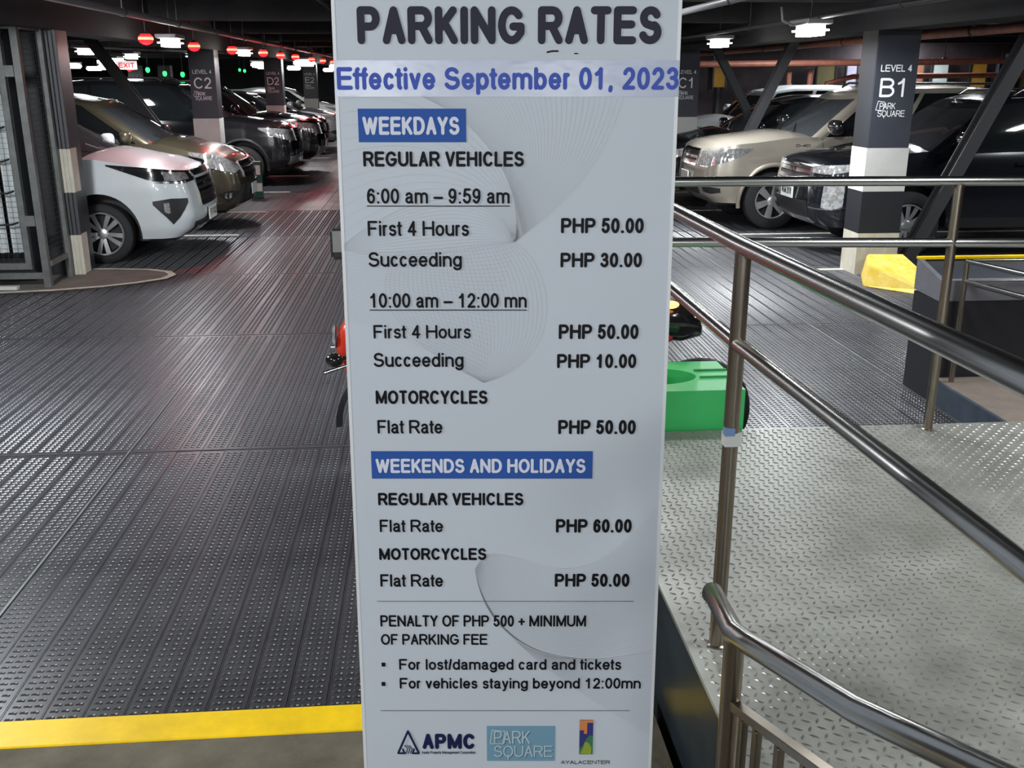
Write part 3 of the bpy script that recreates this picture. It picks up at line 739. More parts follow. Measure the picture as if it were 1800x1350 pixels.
# ------------------------------------------------------------------ RAILINGS
TR_ = .0195
def rail_thing(name, label, loc): return thing(name, label, 'railing', loc)
def rr(t, name, pts, r, m='steel'):
    q = t.location
    return rod(name, [(p[0] - q[0], p[1] - q[1], p[2] - q[2]) for p in pts], r, m, t, 18)
t = rail_thing('steel_railing', 'tall stainless handrail with mid rail along the left edge and back of the platform', (.77, 4.05, PZ))
XR, YB = .770, 4.05
rr(t, 'top_rail', [(XR, YB, 1.592), (XR, 2.39, 1.600), (XR + .03, 1.0, 1.612), (XR + .05, -.3, 1.62)], [.0205, .0215, .0235, .0235])
rr(t, 'mid_rail', [(XR, YB, 1.345), (XR, 2.39, 1.352), (XR + .01, 1.0, 1.378), (XR + .03, -.3, 1.40)], .0185)
rr(t, 'top_rail', [(XR, YB, 1.592), (3.6, YB, 1.575)], .0205)
rr(t, 'mid_rail', [(XR, YB, 1.345), (3.6, YB, 1.305)], .0205)
for (x, y, zt) in ((XR, 2.385, 1.585), (2.213, YB, 1.57), (XR, YB, 1.585), (3.55, YB, 1.57), (XR + .03, .35, 1.6)):
    rr(t, 'post', [(x, y, PZ), (x, y, zt)], .0205, 'steel_post')
    bm = bmesh.new(); lathe(bm, [(0, .026), (.003, .026), (.007, .0215)], 'z', 18, (x - t.location.x, y - t.location.y, .0005)); from_bm('foot_flange', bm, 'steel_post', t, True)
st = box('tape_patch', -.021, .021, -.0225, .012, .60, .635, 'sticker_white', t, mtx=Matrix.Translation((0, 2.385 - YB, 0)))
box('tape_patch', -.0222, .004, -.0232, .0, .63, .65, 'sticker_blue', t, mtx=Matrix.Translation((0, 2.385 - YB, 0)))
# low balustrade in front of the platform
t = rail_thing('low_balustrade', 'low railing with bent handrail and square bars in front of the platform', (.575, 1.68, KZ))
rr(t, 'handrail', [(.612, 1.955, .885), (.606, 1.93, .905), (.576, 1.68, .955), (.585, 1.62, .968), (.625, 1.24, 1.085), (.680, 1.03, 1.150), (.80, .60, 1.28), (.92, .2, 1.40)], .0215)
rr(t, 'post', [(.578, 1.668, KZ), (.576, 1.672, .945)], .0205, 'steel_post')
def sq(t, name, p0, p1, wx, wy, m):
    P0, P1 = Vector(p0), Vector(p1); d = P1 - P0
    q = Matrix.Translation(P0 - t.location) @ d.to_track_quat('Z', 'Y').to_matrix().to_4x4()
    return box(name, -wx / 2, wx / 2, -wy / 2, wy / 2, 0, d.length, m, t, bevel=.0015, mtx=q)
sq(t, 'square_rail', (.580, 1.655, .805), (.70, .75, 1.09), .024, .018, 'steel_post')
def lerp_rail(y):
    f = (1.655 - y) / (1.655 - .75); return (.580 + .12 * f, y, .80 + .285 * f)
for y in (1.612, 1.555, 1.47, 1.38, 1.29, 1.20, 1.11, 1.02, .9):
    p = lerp_rail(y); sq(t, 'baluster', (p[0], p[1], KZ if p[0] < .66 else PZ), (p[0], p[1], p[2] - .008), .014, .022, 'steel_post')
# far corner railing by the barrier
t = rail_thing('corner_railing', 'thin steel railing corner on the brown slab before the ramp barrier', (3.26, 5.76, .155))
rr(t, 'post', [(3.262, 5.76, .155), (3.262, 5.76, .925)], .017, 'steel_post')
rr(t, 'top_rail', [(3.262, 5.76, .925), (3.40, 5.30, .92), (3.75, 4.3, .92)], .016)
rr(t, 'mid_rail', [(3.262, 5.76, .800), (3.42, 5.05, .80), (3.62, 4.3, .80)], .017)
rr(t, 'top_rail', [(3.262, 5.76, .925), (6.3, 5.76, .90)], .014)
rr(t, 'mid_rail', [(3.262, 5.76, .800), (6.3, 5.76, .79)], .009)
# ------------------------------------------------------------------ dark ramp barrier, kerbs
t = thing('ramp_barrier', 'dark ramp barrier with grey band and yellow top edge behind the railing', 'barrier', (3.15, 6.0, 0))
def prism(name, pts, z0, z1, m, par, off=(0, 0)):
    bm = bmesh.new(); a = [bm.verts.new((x - off[0], y - off[1], z0)) for x, y in pts]; b = [bm.verts.new((x - off[0], y - off[1], z1)) for x, y in pts]
    bm.faces.new(a[::-1]); bm.faces.new(b); n = len(pts)
    for i in range(n): bm.faces.new((a[i], a[(i + 1) % n], b[(i + 1) % n], b[i]))
    bmesh.ops.recalc_face_normals(bm, faces=bm.faces)
    return from_bm(name, bm, m, par)
O_ = (3.15, 6.0)
BX, BF, BB = 3.172, 5.86, 6.20
prism('lower_wall', [(BX, BF), (6.5, BF), (6.5, BB), (BX, BB)], 0, .655, 'black', t, O_)
def wedge(name, x0, x1, y0, y1, za0, za1, zb0, zb1, m):
    bm = bmesh.new(); P_ = [(y0, za0), (y1, zb0), (y1, zb1), (y0, za1)]
    a = [bm.verts.new((x0 - 3.15, y - 6.0, z)) for y, z in P_]; b = [bm.verts.new((x1 - 3.15, y - 6.0, z)) for y, z in P_]
    bm.faces.new(a); bm.faces.new(b[::-1])
    for i in range(4): bm.faces.new((a[i], a[(i + 1) % 4], b[(i + 1) % 4], b[i]))
    bmesh.ops.recalc_face_normals(bm, faces=bm.faces)
    return from_bm(name, bm, m, t)
wedge('grey_band', BX - .003, 6.5, BF - .004, BF + .03, .655, .785, .655, .79, 'grey_band')
wedge('sloping_cheek', BX - .003, BX + .03, BF + .03, BB, .655, .79, .665, .87, 'grey_band')
wedge('sloping_top', BX + .03, 6.5, BF + .03, BB, .60, .775, .60, .855, 'navy_panel')
for x in (3.75, 4.5, 5.3, 6.0):
    bm = bmesh.new()
    vs = [(x, BF + .04, .781), (x + .07, BF + .04, .781), (x - .17, BB - .02, .857), (x - .24, BB - .02, .857)]
    a = [bm.verts.new((p[0] - 3.15, p[1] - 6, p[2])) for p in vs]; b = [bm.verts.new((p[0] - 3.15, p[1] - 6, p[2] - .01)) for p in vs]
    bm.faces.new(a); bm.faces.new(b[::-1])
    for i in range(4): bm.faces.new((a[i], a[(i + 1) % 4], b[(i + 1) % 4], b[i]))
    bmesh.ops.recalc_face_normals(bm, faces=bm.faces); from_bm('grey_stripe', bm, 'galv', t)
prism('yellow_edge', [(BX, BB - .02), (6.5, BB - .02), (6.5, BB + .02), (BX, BB + .02)], .862, .878, 'yellow', t, O_)
for x in (3.95, 4.75, 5.55):
    prism('panel_joint', [(x, BF - .006), (x + .02, BF - .006), (x + .02, BF), (x, BF)], .17, .65, 'trim_black', t, O_)
slb = thing('floor_slab', 'brown raised concrete slab inside the dark ramp barrier', 'floor slab', (3.172, 5.8, 0))
prism('slab_top', [(3.19, 4.16), (7, 4.16), (7, 5.855), (3.19, 5.855)], 0, .155, mat('brown slab', (.10, .08, .062), .7, 0, col2=(.17, .135, .11), vscale=4), slb, (3.172, 5.8))
prism('steel_kerb', [(3.165, 4.16), (3.19, 4.16), (3.19, 5.855), (3.165, 5.855)], 0, .158, 'slate', slb, (3.172, 5.8))
# yellow wedge block at the foot of pillar B1
bm = bmesh.new()
pts = [(4.92, 9.95, 0), (4.50, 9.98, 0), (4.28, 9.42, 0), (4.68, 8.95, 0), (4.92, 9.2, 0)]
top = [(4.90, 9.90, .24), (4.52, 9.92, .24), (4.33, 9.46, .22), (4.70, 9.05, .04), (4.90, 9.25, .10)]
a = [bm.verts.new(p) for p in pts]; b = [bm.verts.new(p) for p in top]
bm.faces.new(a[::-1]); bm.faces.new(b)
for i in range(5): bm.faces.new((a[i], a[(i + 1) % 5], b[(i + 1) % 5], b[i]))
bmesh.ops.recalc_face_normals(bm, faces=bm.faces); bmesh.ops.bevel(bm, geom=bm.edges[:], offset=.012, segments=2, affect='EDGES')
tag(from_bm('wheel_block', bm, mat('worn yellow paint', (.50, .33, .01), .6, 0, col2=(.62, .47, .14), vscale=7, detail=10, bump=.2, spec=.2)), 'chunky yellow painted wedge block at the foot of pillar B1', 'block')

# ------------------------------------------------------------------ GREEN PLANTER BLOCK
g = thing('green_block', 'bright green concrete block with an oval hole beside the sign', 'block', (1.0, 4.38, 0))
def ell(cx, cy, rx, ry, n=32): return [(cx + rx * math.cos(2 * math.pi * i / n), cy + ry * math.sin(2 * math.pi * i / n)) for i in range(n)]
GX0, GX1, GY0, GY1, GZ = -.45, .392, -.235, .235, .66
bm = bmesh.new()
n = 32; e = ell(-.01, .0, .235, .135, n)
def onbox(ang):
    c, s = math.cos(ang), math.sin(ang); mx, my = (GX0 + GX1) / 2, 0
    hx, hy = (GX1 - GX0) / 2, GY1
    k = 1 / max(abs(c) / hx, abs(s) / hy); return (mx + c * k, my + s * k)
angs = [2 * math.pi * i / n for i in range(n)]
outer = [onbox(a) for a in angs]
# snap the four corners
for cx, cy in ((GX0, GY0), (GX1, GY0), (GX1, GY1), (GX0, GY1)):
    k = min(range(n), key=lambda i: (outer[i][0] - cx) ** 2 + (outer[i][1] - cy) ** 2); outer[k] = (cx, cy)
vo = [bm.verts.new((x, y, GZ)) for x, y in outer]; vi = [bm.verts.new((x, y, GZ)) for x, y in e]; vd = [bm.verts.new((x * .9, y * .9, GZ - .30)) for x, y in e]
vb = [bm.verts.new((x, y, .16)) for x, y in outer]
for i in range(n):
    j = (i + 1) % n
    bm.faces.new((vo[i], vo[j], vi[j], vi[i])); bm.faces.new((vi[i], vi[j], vd[j], vd[i])); bm.faces.new((vb[i], vb[j], vo[j], vo[i]))
bm.faces.new(vd); bm.faces.new(vb[::-1])
bmesh.ops.recalc_face_normals(bm, faces=bm.faces)
from_bm('upper_block', bm, 'green', g)
box('base_block', GX0 + .008, GX1 - .008, GY0 + .006, GY1 - .008, 0, .155, 'green', g, bevel=.006)
box('step_block', GX0 + .0, GX1 + .002, GY0 - .006, GY1, .40, .445, 'green', g, bevel=.004)
for y in (-.035, .075):
    box('groove_edge', .235, GX1, y - .006, y + .006, GZ, GZ + .008, 'green_in', g)
# ------------------------------------------------------------------ WIRE CAGE
c = thing('wire_cage', 'grey steel wire mesh cage with a gate at the left edge', 'cage', (-3.76, 10.0, 0))
def cb(name, x0, x1, y0, y1, z0, z1, m='galv'): return box(name, x0 + 3.76, x1 + 3.76, y0 - 10, y1 - 10, z0, z1, m, c)
cb('corner_post', -3.80, -3.735, 9.97, 10.035, 0, 2.9)
cb('corner_post', -3.76, -3.705, 10.50, 10.555, 0, 2.9)
cb('corner_post', -6.2, -6.14, 9.97, 10.03, 0, 2.9)
cb('side_rail', -3.77, -3.72, 10.03, 10.5, .22, .27)
cb('side_rail', -3.77, -3.72, 10.03, 10.5, 2.42, 2.48)
cb('front_rail', -6.2, -3.8, 9.98, 10.025, .10, .16)
cb('front_rail', -6.2, -3.8, 9.98, 10.025, 2.42, 2.50)
gt = cb('gate_frame', -3.94, -3.885, 9.955, 9.995, .20, 2.40)
cb('gate_frame', -6.05, -3.94, 9.955, 9.995, .20, .26)
cb('gate_frame', -6.05, -3.94, 9.955, 9.995, 2.34, 2.40)
for z in (.62, 2.0): cb('hinge', -3.885, -3.80, 9.95, 9.98, z, z + .10)
V, F = [], []
def wire(p0, p1, r=.0016):
    P0, P1 = Vector(p0), Vector(p1); d = (P1 - P0).normalized()
    s = d.cross(Vector((0, 0, 1))) if abs(d.z) < .9 else Vector((1, 0, 0)); s.normalize(); u = s.cross(d)
    b = len(V); q = Vector((3.76, -10, 0))
    for P in (P0, P1):
        for a_ in (s, u, -s, -u): V.append(tuple(P + a_ * r + q))
    for i in range(4): F.append((b + i, b + (i + 1) % 4, b + 4 + (i + 1) % 4, b + 4 + i))
y = 10.05
while y < 10.50: wire((-3.745, y, .27), (-3.745, y, 2.42)); y += .05
z = .30
while z < 2.42: wire((-3.745, 10.035, z), (-3.745, 10.5, z)); z += .05
x = -5.2
while x < -3.95: wire((x, 9.975, .26), (x, 9.975, 2.34)); x += .05
z = .30
while z < 2.34: wire((-5.2, 9.975, z), (-3.94, 9.975, z)); z += .05
stuff(from_py('wire_mesh', V, F, 'wire', c))
for i, (x0, x1) in enumerate(((-4.62, -4.38), (-4.34, -4.14), (-4.12, -4.0))):
    bm = bmesh.new(); nx = 8
    vs = [[bm.verts.new((x0 + (x1 - x0) * k / nx + 3.76, .12 + .02 * math.sin(k * 1.9 + i) , z)) for z in (.34, 1.0, 1.7, 2.4)] for k in range(nx + 1)]
    for k in range(nx):
        for q in range(3): bm.faces.new((vs[k][q], vs[k + 1][q], vs[k + 1][q + 1], vs[k][q + 1]))
    o = from_bm('plastic_sheet', bm, 'plastic_sheet', None, True)
    o.location = (-3.76, 10.0, 0); tag(o, ['leftmost pale plastic sheet hanging inside the wire cage', 'middle pale plastic sheet hanging inside the wire cage', 'narrow grey plastic strip nearest the cage gate post'][i], 'plastic sheet')
for z in (.62, .92, 1.22, 1.52, 1.85):
    bm = bmesh.new(); tube(bm, [(-.95, .05, z), (-.6, .03, z - .004), (-.28, .02, z + .008), (-.22, .02, z + .03)], .010, 8); from_bm('locking_bar', bm, 'trim_black', c, True)
tag(box('dark_cabinet', -5.6, -4.0, 10.32, 10.52, 0.02, 2.42, 'black'), 'dark cabinet back inside the wire cage', 'cabinet')
tag(box('white_threshold', -5.6, -4.02, 9.86, 9.93, .018, .05, 'pillar_white'), 'small white threshold bar on the floor before the cage', 'threshold')

# small notice post behind the bronze car
t = thing('notice_post', 'small green post with a white notice in front of pillar C2', 'notice', (-2.95, 17.6, 0))
box('green_body', -.10, .10, -.05, .05, 0, .62, mat('dark green box', (.01, .07, .05), .5), t, bevel=.01)
box('white_notice', -.08, .08, -.056, -.05, .40, .56, 'plate', t)
box('white_notice', -.10, .10, -.058, -.05, .12, .26, 'plate', t)

# ------------------------------------------------------------------ CARS
def itp(tab, x):
    if x <= tab[0][0]: return tab[0][1]
    for (a, b), (c, d) in zip(tab, tab[1:]):
        if x <= c:
            t = (x - a) / (c - a); t = t * t * (3 - 2 * t) * .5 + t * .5
            return b + (d - b) * t
    return tab[-1][1]
def outline(Lc, hw, bow, ru, ry, ruR, ryR, sidefr, u_off=0.0, nf=8, nc=9):
    pts = []; e = hw - ry
    for i in range(nf):
        y = e * i / nf; pts.append((bow * (y / hw) ** 2, y))
    u0 = bow * (e / hw) ** 2
    for i in range(nc + 1):
        a = R(90) * i / nc; pts.append((u0 + ru * (1 - math.cos(a)), e + ry * math.sin(a)))
    ua, ub = u0 + ru, Lc - ruR
    for f in sidefr: pts.append((ua + (ub - ua) * f, hw))
    for i in range(nc + 1):
        a = R(90) * i / nc; pts.append((ub + ruR * math.sin(a), hw - ryR + ryR * math.cos(a)))
    for i in range(1, 6): pts.append((Lc, (hw - ryR) * (1 - i / 5)))
    return [(u + u_off, y) for u, y in pts]
def normals(pts):
    out = []
    for i in range(len(pts)):
        a = pts[max(0, i - 1)]; b = pts[min(len(pts) - 1, i + 1)]
        du, dy = b[0] - a[0], b[1] - a[1]; l = math.hypot(du, dy) or 1
        out.append((-dy / l, du / l))
    out[0] = (-1, 0); out[-1] = (1, 0)
    return out
class Body:
    def __init__(s, P):
        s.P = P
        s.pts = outline(P['L'], P['hw'], P.get('bow', .10), P.get('ru', .40), P.get('ry', .24), .25, .2, [i / 22 for i in range(1, 22)])
        s.nr = normals(s.pts)
        s.arc = [0]
        for a, b in zip(s.pts, s.pts[1:]): s.arc.append(s.arc[-1] + math.hypot(b[0] - a[0], b[1] - a[1]))
    def ins(s, u, y, n, z):
        P = s.P
        u2 = u + max(0, -n[0]) * itp(P['df'], z) - max(0, n[0]) * itp(P['dr'], z)
        return u2, y - max(0, n[1]) * itp(P['dw'], z)
    def at(s, sv, z, off=0.0):
        sg_ = 1 if sv >= 0 else -1; a = min(abs(sv), s.arc[-1] - 1e-4)
        i = max(j for j in range(len(s.arc)) if s.arc[j] <= a); i = min(i, len(s.arc) - 2)
        t = (a - s.arc[i]) / (s.arc[i + 1] - s.arc[i])
        u = s.pts[i][0] * (1 - t) + s.pts[i + 1][0] * t; y = s.pts[i][1] * (1 - t) + s.pts[i + 1][1] * t
        n = [s.nr[i][k] * (1 - t) + s.nr[i + 1][k] * t for k in (0, 1)]
        u, y = s.ins(u, y, n, z)
        return (-(u + n[0] * off), sg_ * (y + n[1] * off), z)
    def s_of_u(s, u):
        for i in range(len(s.pts)):
            if s.pts[i][1] >= s.P['hw'] - 1e-4 and s.pts[i][0] >= u: return s.arc[i] - (s.pts[i][0] - u)
        return s.arc[-1]
def body_mesh(B, root, m, K=15, J=8):
    P = B.P; N = len(B.pts); zb = P['zb']
    bm = bmesh.new()
    def pos(i, k, sg_):
        u, y = B.pts[i]; z = zb + (itp(P['sh'], u) - zb) * k
        u2, y2 = B.ins(u, y, B.nr[i], z); return (-u2, sg_ * y2, z)
    ring = [(i, 1) for i in range(N)] + [(i, -1) for i in range(N - 2, 0, -1)]
    lv = [[bm.verts.new(pos(i, k / K, sg_)) for i, sg_ in ring] for k in range(K + 1)]
    n = len(ring)
    for k in range(K):
        for j in range(n):
            bm.faces.new((lv[k][j], lv[k][(j + 1) % n], lv[k + 1][(j + 1) % n], lv[k + 1][j]))
    def idx(i, sg_): return i if sg_ > 0 or i in (0, N - 1) else n - i
    for lev, top in ((K, True), (0, False)):
        rows = []
        for i in range(1, N - 1):
            a, b = lv[lev][idx(i, 1)], lv[lev][idx(i, -1)]
            u = B.pts[i][0]; cr = itp(P['crown'], u) if top else 0
            row = [a]
            nj = J if top else 1
            for q in range(1, nj):
                t = q / nj; f = 1 - abs(2 * t - 1) ** 2.4
                row.append(bm.verts.new(a.co.lerp(b.co, t) + Vector((0, 0, cr * f))))
            row.append(b); rows.append(row)
        nj = len(rows[0]) - 1
        for r0, r1 in zip(rows, rows[1:]):
            for q in range(nj): bm.faces.new((r0[q], r0[q + 1], r1[q + 1], r1[q]))
        c0, c1 = lv[lev][idx(0, 1)], lv[lev][idx(N - 1, 1)]
        for q in range(nj):
            bm.faces.new((c0, rows[0][q + 1], rows[0][q])); bm.faces.new((c1, rows[-1][q], rows[-1][q + 1]))
    bmesh.ops.recalc_face_normals(bm, faces=bm.faces)
    me = bpy.data.meshes.new('body'); bm.to_mesh(me); bm.free()
    me.materials.append(M[m]); me.materials.append(M['trim_black'])
    o = bpy.data.objects.new('body', me); COL.objects.link(o)
    # cut the four wheel arches
    cb_ = bmesh.new()
    for u in (P['wf'], P['wr']):
        for sg_ in (1, -1):
            lathe(cb_, [(sg_ * (P['hw'] - .30), P['ra']), (sg_ * (P['hw'] + .2), P['ra'])], 'y', 40, (-u, 0, P['R'] + .01))
    cm = bpy.data.meshes.new('cut'); cb_.to_mesh(cm); cb_.free(); cm.materials.append(M[m]); cm.materials.append(M['trim_black'])
    for p_ in cm.polygons: p_.material_index = 1
    co = bpy.data.objects.new('cut', cm); COL.objects.link(co)
    md = o.modifiers.new('b', 'BOOLEAN'); md.object = co; md.operation = 'DIFFERENCE'; md.solver = 'EXACT'
    bpy.context.view_layer.update()
    ev = o.evaluated_get(bpy.context.evaluated_depsgraph_get()); new = bpy.data.meshes.new_from_object(ev)
    o.modifiers.clear(); o.data = new; bpy.data.objects.remove(co)
    new.shade_smooth()
    new.set_sharp_from_angle(angle=R(40))
    o.parent = root
    return o
def greenhouse(B, root, m, m_ws='glass_ws'):
    P = B.P; G = P['g']
    fr = [0.0001]; segs = []
    for (a, b) in G['win']:
        for q in range(5): fr.append(a + (b - a) * q / 4)
        segs.append((a, b))
    fr.append(.9999); fr = sorted(set(round(x, 5) for x in fr))
    base = outline(G['g1'] - G['g0'], G['hb'], .16, .16, .13, .10, .14, fr, G['g0'])
    roof = outline(G['r1'] - G['r0'], G['hr'], .12, .20, .16, .12, .16, fr, G['r0'])
    nr = normals(base); N = len(base)
    ks = [0, .04, .2, .4, .6, .78, .90, .96, 1.0]
    def z0(u): return itp(P['sh'], u) - .03
    def zr(u): return itp(G['rz'], u)
    def pos(i, k, sg_, off=0):
        u = base[i][0] * (1 - k) + roof[i][0] * k; y = base[i][1] * (1 - k) + roof[i][1] * k
        y += .030 * math.sin(math.pi * k) * max(0, nr[i][1]); u += .03 * math.sin(math.pi * k) * nr[i][0]
        z = z0(base[i][0]) * (1 - k) + zr(roof[i][0]) * k
        if k > .9:
            y -= .02 * ((k - .9) / .1) ** 2 * max(0, nr[i][1])
        return (-(u + nr[i][0] * off), sg_ * (y + nr[i][1] * off), z)
    i_side0 = 8 + 10; kinds = []
    nS = len(fr)
    for i in range(N - 1):
        if i < 8 + 4: kinds.append('ws')
        elif i < i_side0: kinds.append('p')
        elif i < i_side0 + nS - 1:
            f = (fr[i - i_side0] + fr[i - i_side0 + 1]) / 2
            kinds.append(next(('s%d' % q for q, (a, b) in enumerate(segs) if a < f < b), 'p'))
        elif i < N - 1 - 9: kinds.append('p')
        else: kinds.append('rw')
    # frame mesh: everything, slightly proud; glass panes set back 8 mm
    bm = bmesh.new()
    cache = {}
    def v(i, k, sg_):
        if i in (0, N - 1): sg_ = 1
        key = (i, k, sg_)
        if key not in cache: cache[key] = bm.verts.new(pos(i, ks[k], sg_, .006))
        return cache[key]
    for sg_ in (1, -1):
        for i in range(N - 1):
            for k in range(len(ks) - 1):
                if kinds[i] != 'p' and .03 < (ks[k] + ks[k + 1]) / 2 < .9: continue
                q = (v(i, k, sg_), v(i + 1, k, sg_), v(i + 1, k + 1, sg_), v(i, k + 1, sg_))
                try: bm.faces.new(q)
                except ValueError: pass
    rows = []
    for i in range(1, N - 1):
        a, b = v(i, len(ks) - 1, 1), v(i, len(ks) - 1, -1); row = [a]
        for q in range(1, 8):
            t = q / 8; row.append(bm.verts.new(a.co.lerp(b.co, t) + Vector((0, 0, .045 * (1 - abs(2 * t - 1) ** 2.2)))))
        row.append(b); rows.append(row)
    for r0, r1 in zip(rows, rows[1:]):
        for q in range(8):
            try: bm.faces.new((r0[q], r0[q + 1], r1[q + 1], r1[q]))
            except ValueError: pass
    c0, c1 = v(0, len(ks) - 1, 1), v(N - 1, len(ks) - 1, 1)
    for q in range(8):
        for f in ((c0, rows[0][q + 1], rows[0][q]), (c1, rows[-1][q], rows[-1][q + 1])):
            try: bm.faces.new(f)
            except ValueError: pass
    bmesh.ops.recalc_face_normals(bm, faces=bm.faces)
    fo = from_bm('roof_and_pillars', bm, m, root, True)
    def pane(name, sel, sides, mm):
        bm = bmesh.new(); ch = {}
        kk = [k for k in range(len(ks)) if .03 < ks[k] < .91]
        def g(i, k, sg_):
            if i in (0, N - 1): sg_ = 1
            key = (i, k, sg_)
            if key not in ch: ch[key] = bm.verts.new(pos(i, ks[k], sg_, 0.0))
            return ch[key]
        for sg_ in sides:
            for i in sel:
                for k0, k1 in zip(kk, kk[1:]):
                    bm.faces.new((g(i, k0, sg_), g(i + 1, k0, sg_), g(i + 1, k1, sg_), g(i, k1, sg_)))
        bmesh.ops.recalc_face_normals(bm, faces=bm.faces)
        return from_bm(name, bm, mm, root, True)
    pane('windscreen', [i for i in range(N - 1) if kinds[i] == 'ws'], (1, -1), m_ws)
    pane('rear_window', [i for i in range(N - 1) if kinds[i] == 'rw'], (1, -1), 'glass_dark')
    for q in range(len(segs)):
        for sg_ in (1, -1): pane('side_window', [i for i in range(N - 1) if kinds[i] == 's%d' % q], (sg_,), 'glass_dark')
def patch(B, name, top, bot, m, parent, off=.008, n=None, mm=3, depth=.03):
    """a shaped panel laid on the body skin: top and bot are (s, z) polylines over the same s range"""
    s0, s1 = top[0][0], top[-1][0]
    n = n or max(3, int(abs(s1 - s0) / .06))
    bm = bmesh.new(); g = []
    for i in range(n + 1):
        s = s0 + (s1 - s0) * i / n
        def li(tab):
            for (a, b), (c, d) in zip(tab, tab[1:]):
                if (a <= s <= c) or (c <= s <= a): return b + (d - b) * ((s - a) / (c - a) if c != a else 0)
            return tab[-1][1]
        zt, zb_ = li(top), li(bot)
        g.append([bm.verts.new(B.at(s, zb_ + (zt - zb_) * j / mm, off)) for j in range(mm + 1)])
    for i in range(n):
        for j in range(mm): bm.faces.new((g[i][j], g[i + 1][j], g[i + 1][j + 1], g[i][j + 1]))
    # skirt back into the body
    bd = [e for e in bm.edges if e.is_boundary]
    r = bmesh.ops.extrude_edge_only(bm, edges=bd)
    for v in [x for x in r['geom'] if isinstance(x, bmesh.types.BMVert)]:
        v.co.x *= 1.0; v.co += Vector((-depth if abs(v.co.x) < .6 else 0, 0, 0)) + Vector((0, -math.copysign(depth, v.co.y) if abs(v.co.y) > B.P['hw'] * .75 else 0, 0))
    bmesh.ops.remove_doubles(bm, verts=bm.verts, dist=1e-5)
    bmesh.ops.recalc_face_normals(bm, faces=bm.faces)
    return from_bm(name, bm, m, parent, 30)
def both(B, name, top, bot, m, parent, **k):
    patch(B, name, top, bot, m, parent, **k)
    patch(B, name, [(-s, z) for s, z in top], [(-s, z) for s, z in bot], m, parent, **k)
WHEELS = {}
def wheel_parts(Rt, Rr, spokes, wd, two, dark):
    key = (Rt, Rr, spokes, wd, two, dark)
    if key in WHEELS: return WHEELS[key]
    h = wd / 2
    def mk(fn, m, sm=True):
        bm = bmesh.new(); fn(bm); me = bpy.data.meshes.new('w'); bmesh.ops.recalc_face_normals(bm, faces=bm.faces); bm.to_mesh(me); bm.free()
        me.materials.append(M[m]); me.shade_smooth(); me.set_sharp_from_angle(angle=R(35)); return me
    tyre = mk(lambda b: lathe(b, [(-h * .8, Rr), (-h, Rr + .02), (-h, Rt - .05), (-h * .75, Rt - .008), (-h * .3, Rt), (h * .3, Rt), (h * .75, Rt - .008), (h, Rt - .05), (h, Rr + .02), (h * .8, Rr)], 'y', 44, close=False), 'rubber')
    rim = mk(lambda b: lathe(b, [(h * .86, Rr + .004), (h * .92, Rr - .008), (h * .7, Rr - .022), (h * .1, Rr - .035), (h * .05, .05), (h * .1, 0)], 'y', 36, close=False), 'alloy_dark')
    lip = mk(lambda b: lathe(b, [(h * .84, Rr + .006), (h * .95, Rr - .002), (h * .9, Rr - .014), (h * .7, Rr - .016)], 'y', 40, close=False), 'alloy')
    def spoke(b, w0=.032, w1=.05):
        offs = ((-.45, .45) if two else (0,))
        for o_ in offs:
            r0, r1 = .045, Rr - .012; k = .55 if two else 1
            vs = []
            for r, w_, y in ((r0, w0 * k, h * .62), (r1 * .6, w1 * k * .85, h * .80), (r1, w1 * k, h * .84)):
                c = o_ * .12 * (r / r1) * (1 if two else 0)
                vs.append([b.verts.new((r, y, c - w_)), b.verts.new((r, y, c + w_)), b.verts.new((r, y - .022, c + w_ * .7)), b.verts.new((r, y - .022, c - w_ * .7))])
            for a_, c_ in zip(vs, vs[1:]):
                for q in range(4): b.faces.new((a_[q], a_[(q + 1) % 4], c_[(q + 1) % 4], c_[q]))
            b.faces.new(vs[0][::-1]); b.faces.new(vs[-1])
    sp = mk(spoke, 'alloy')
    hub = mk(lambda b: lathe(b, [(h * .3, .06), (h * .72, .055), (h * .8, .035), (h * .82, 0)], 'y', 18, close=False), 'alloy')
    WHEELS[key] = (tyre, rim, lip, sp, hub)
    return WHEELS[key]
def wheel(root, x, y, P, side, det=True):
    tyre, rim, lip, sp, hub = wheel_parts(P['R'], P['Rr'], P.get('spokes', 6), .22, P.get('two', False), P.get('dark', False))
    o = bpy.data.objects.new('wheel', tyre); COL.objects.link(o); o.parent = root
    o.location = (x, y, P['R']); o.rotation_euler = (0, R(17), 0) if side > 0 else (0, R(17), R(180))
    for nm, me in (('rim', rim), ('rim_lip', lip), ('hub_cap', hub)):
        q = bpy.data.objects.new(nm, me); COL.objects.link(q); q.parent = o
    if det:
        for k in range(P.get('spokes', 6)):
            q = bpy.data.objects.new('spoke', sp); COL.objects.link(q); q.parent = o; q.rotation_euler = (0, 2 * math.pi * k / P.get('spokes', 6), 0)
def mirror(B, root, u, z, m, sg_, sc_=1.0):
    hw = B.P['hw']
    bm = bmesh.new(); bmesh.ops.create_uvsphere(bm, u_segments=16, v_segments=10, radius=1)
    for v in bm.verts:
        c = v.co; f = lambda a, p: math.copysign(abs(a) ** p, a)
        v.co = Vector((f(c.x, .75) * .075, f(c.y, .65) * .125, f(c.z, .7) * .085)) * sc_
    bmesh.ops.translate(bm, verts=bm.verts, vec=(-u, sg_ * (hw + .10), z))
    q = from_bm('door_mirror', bm, m, root, True)
    rod('mirror_arm', [(-u - .01, sg_ * (hw - .12), z - .08), (-u, sg_ * (hw + .02), z - .05)], .022, 'trim_black', q, 8)
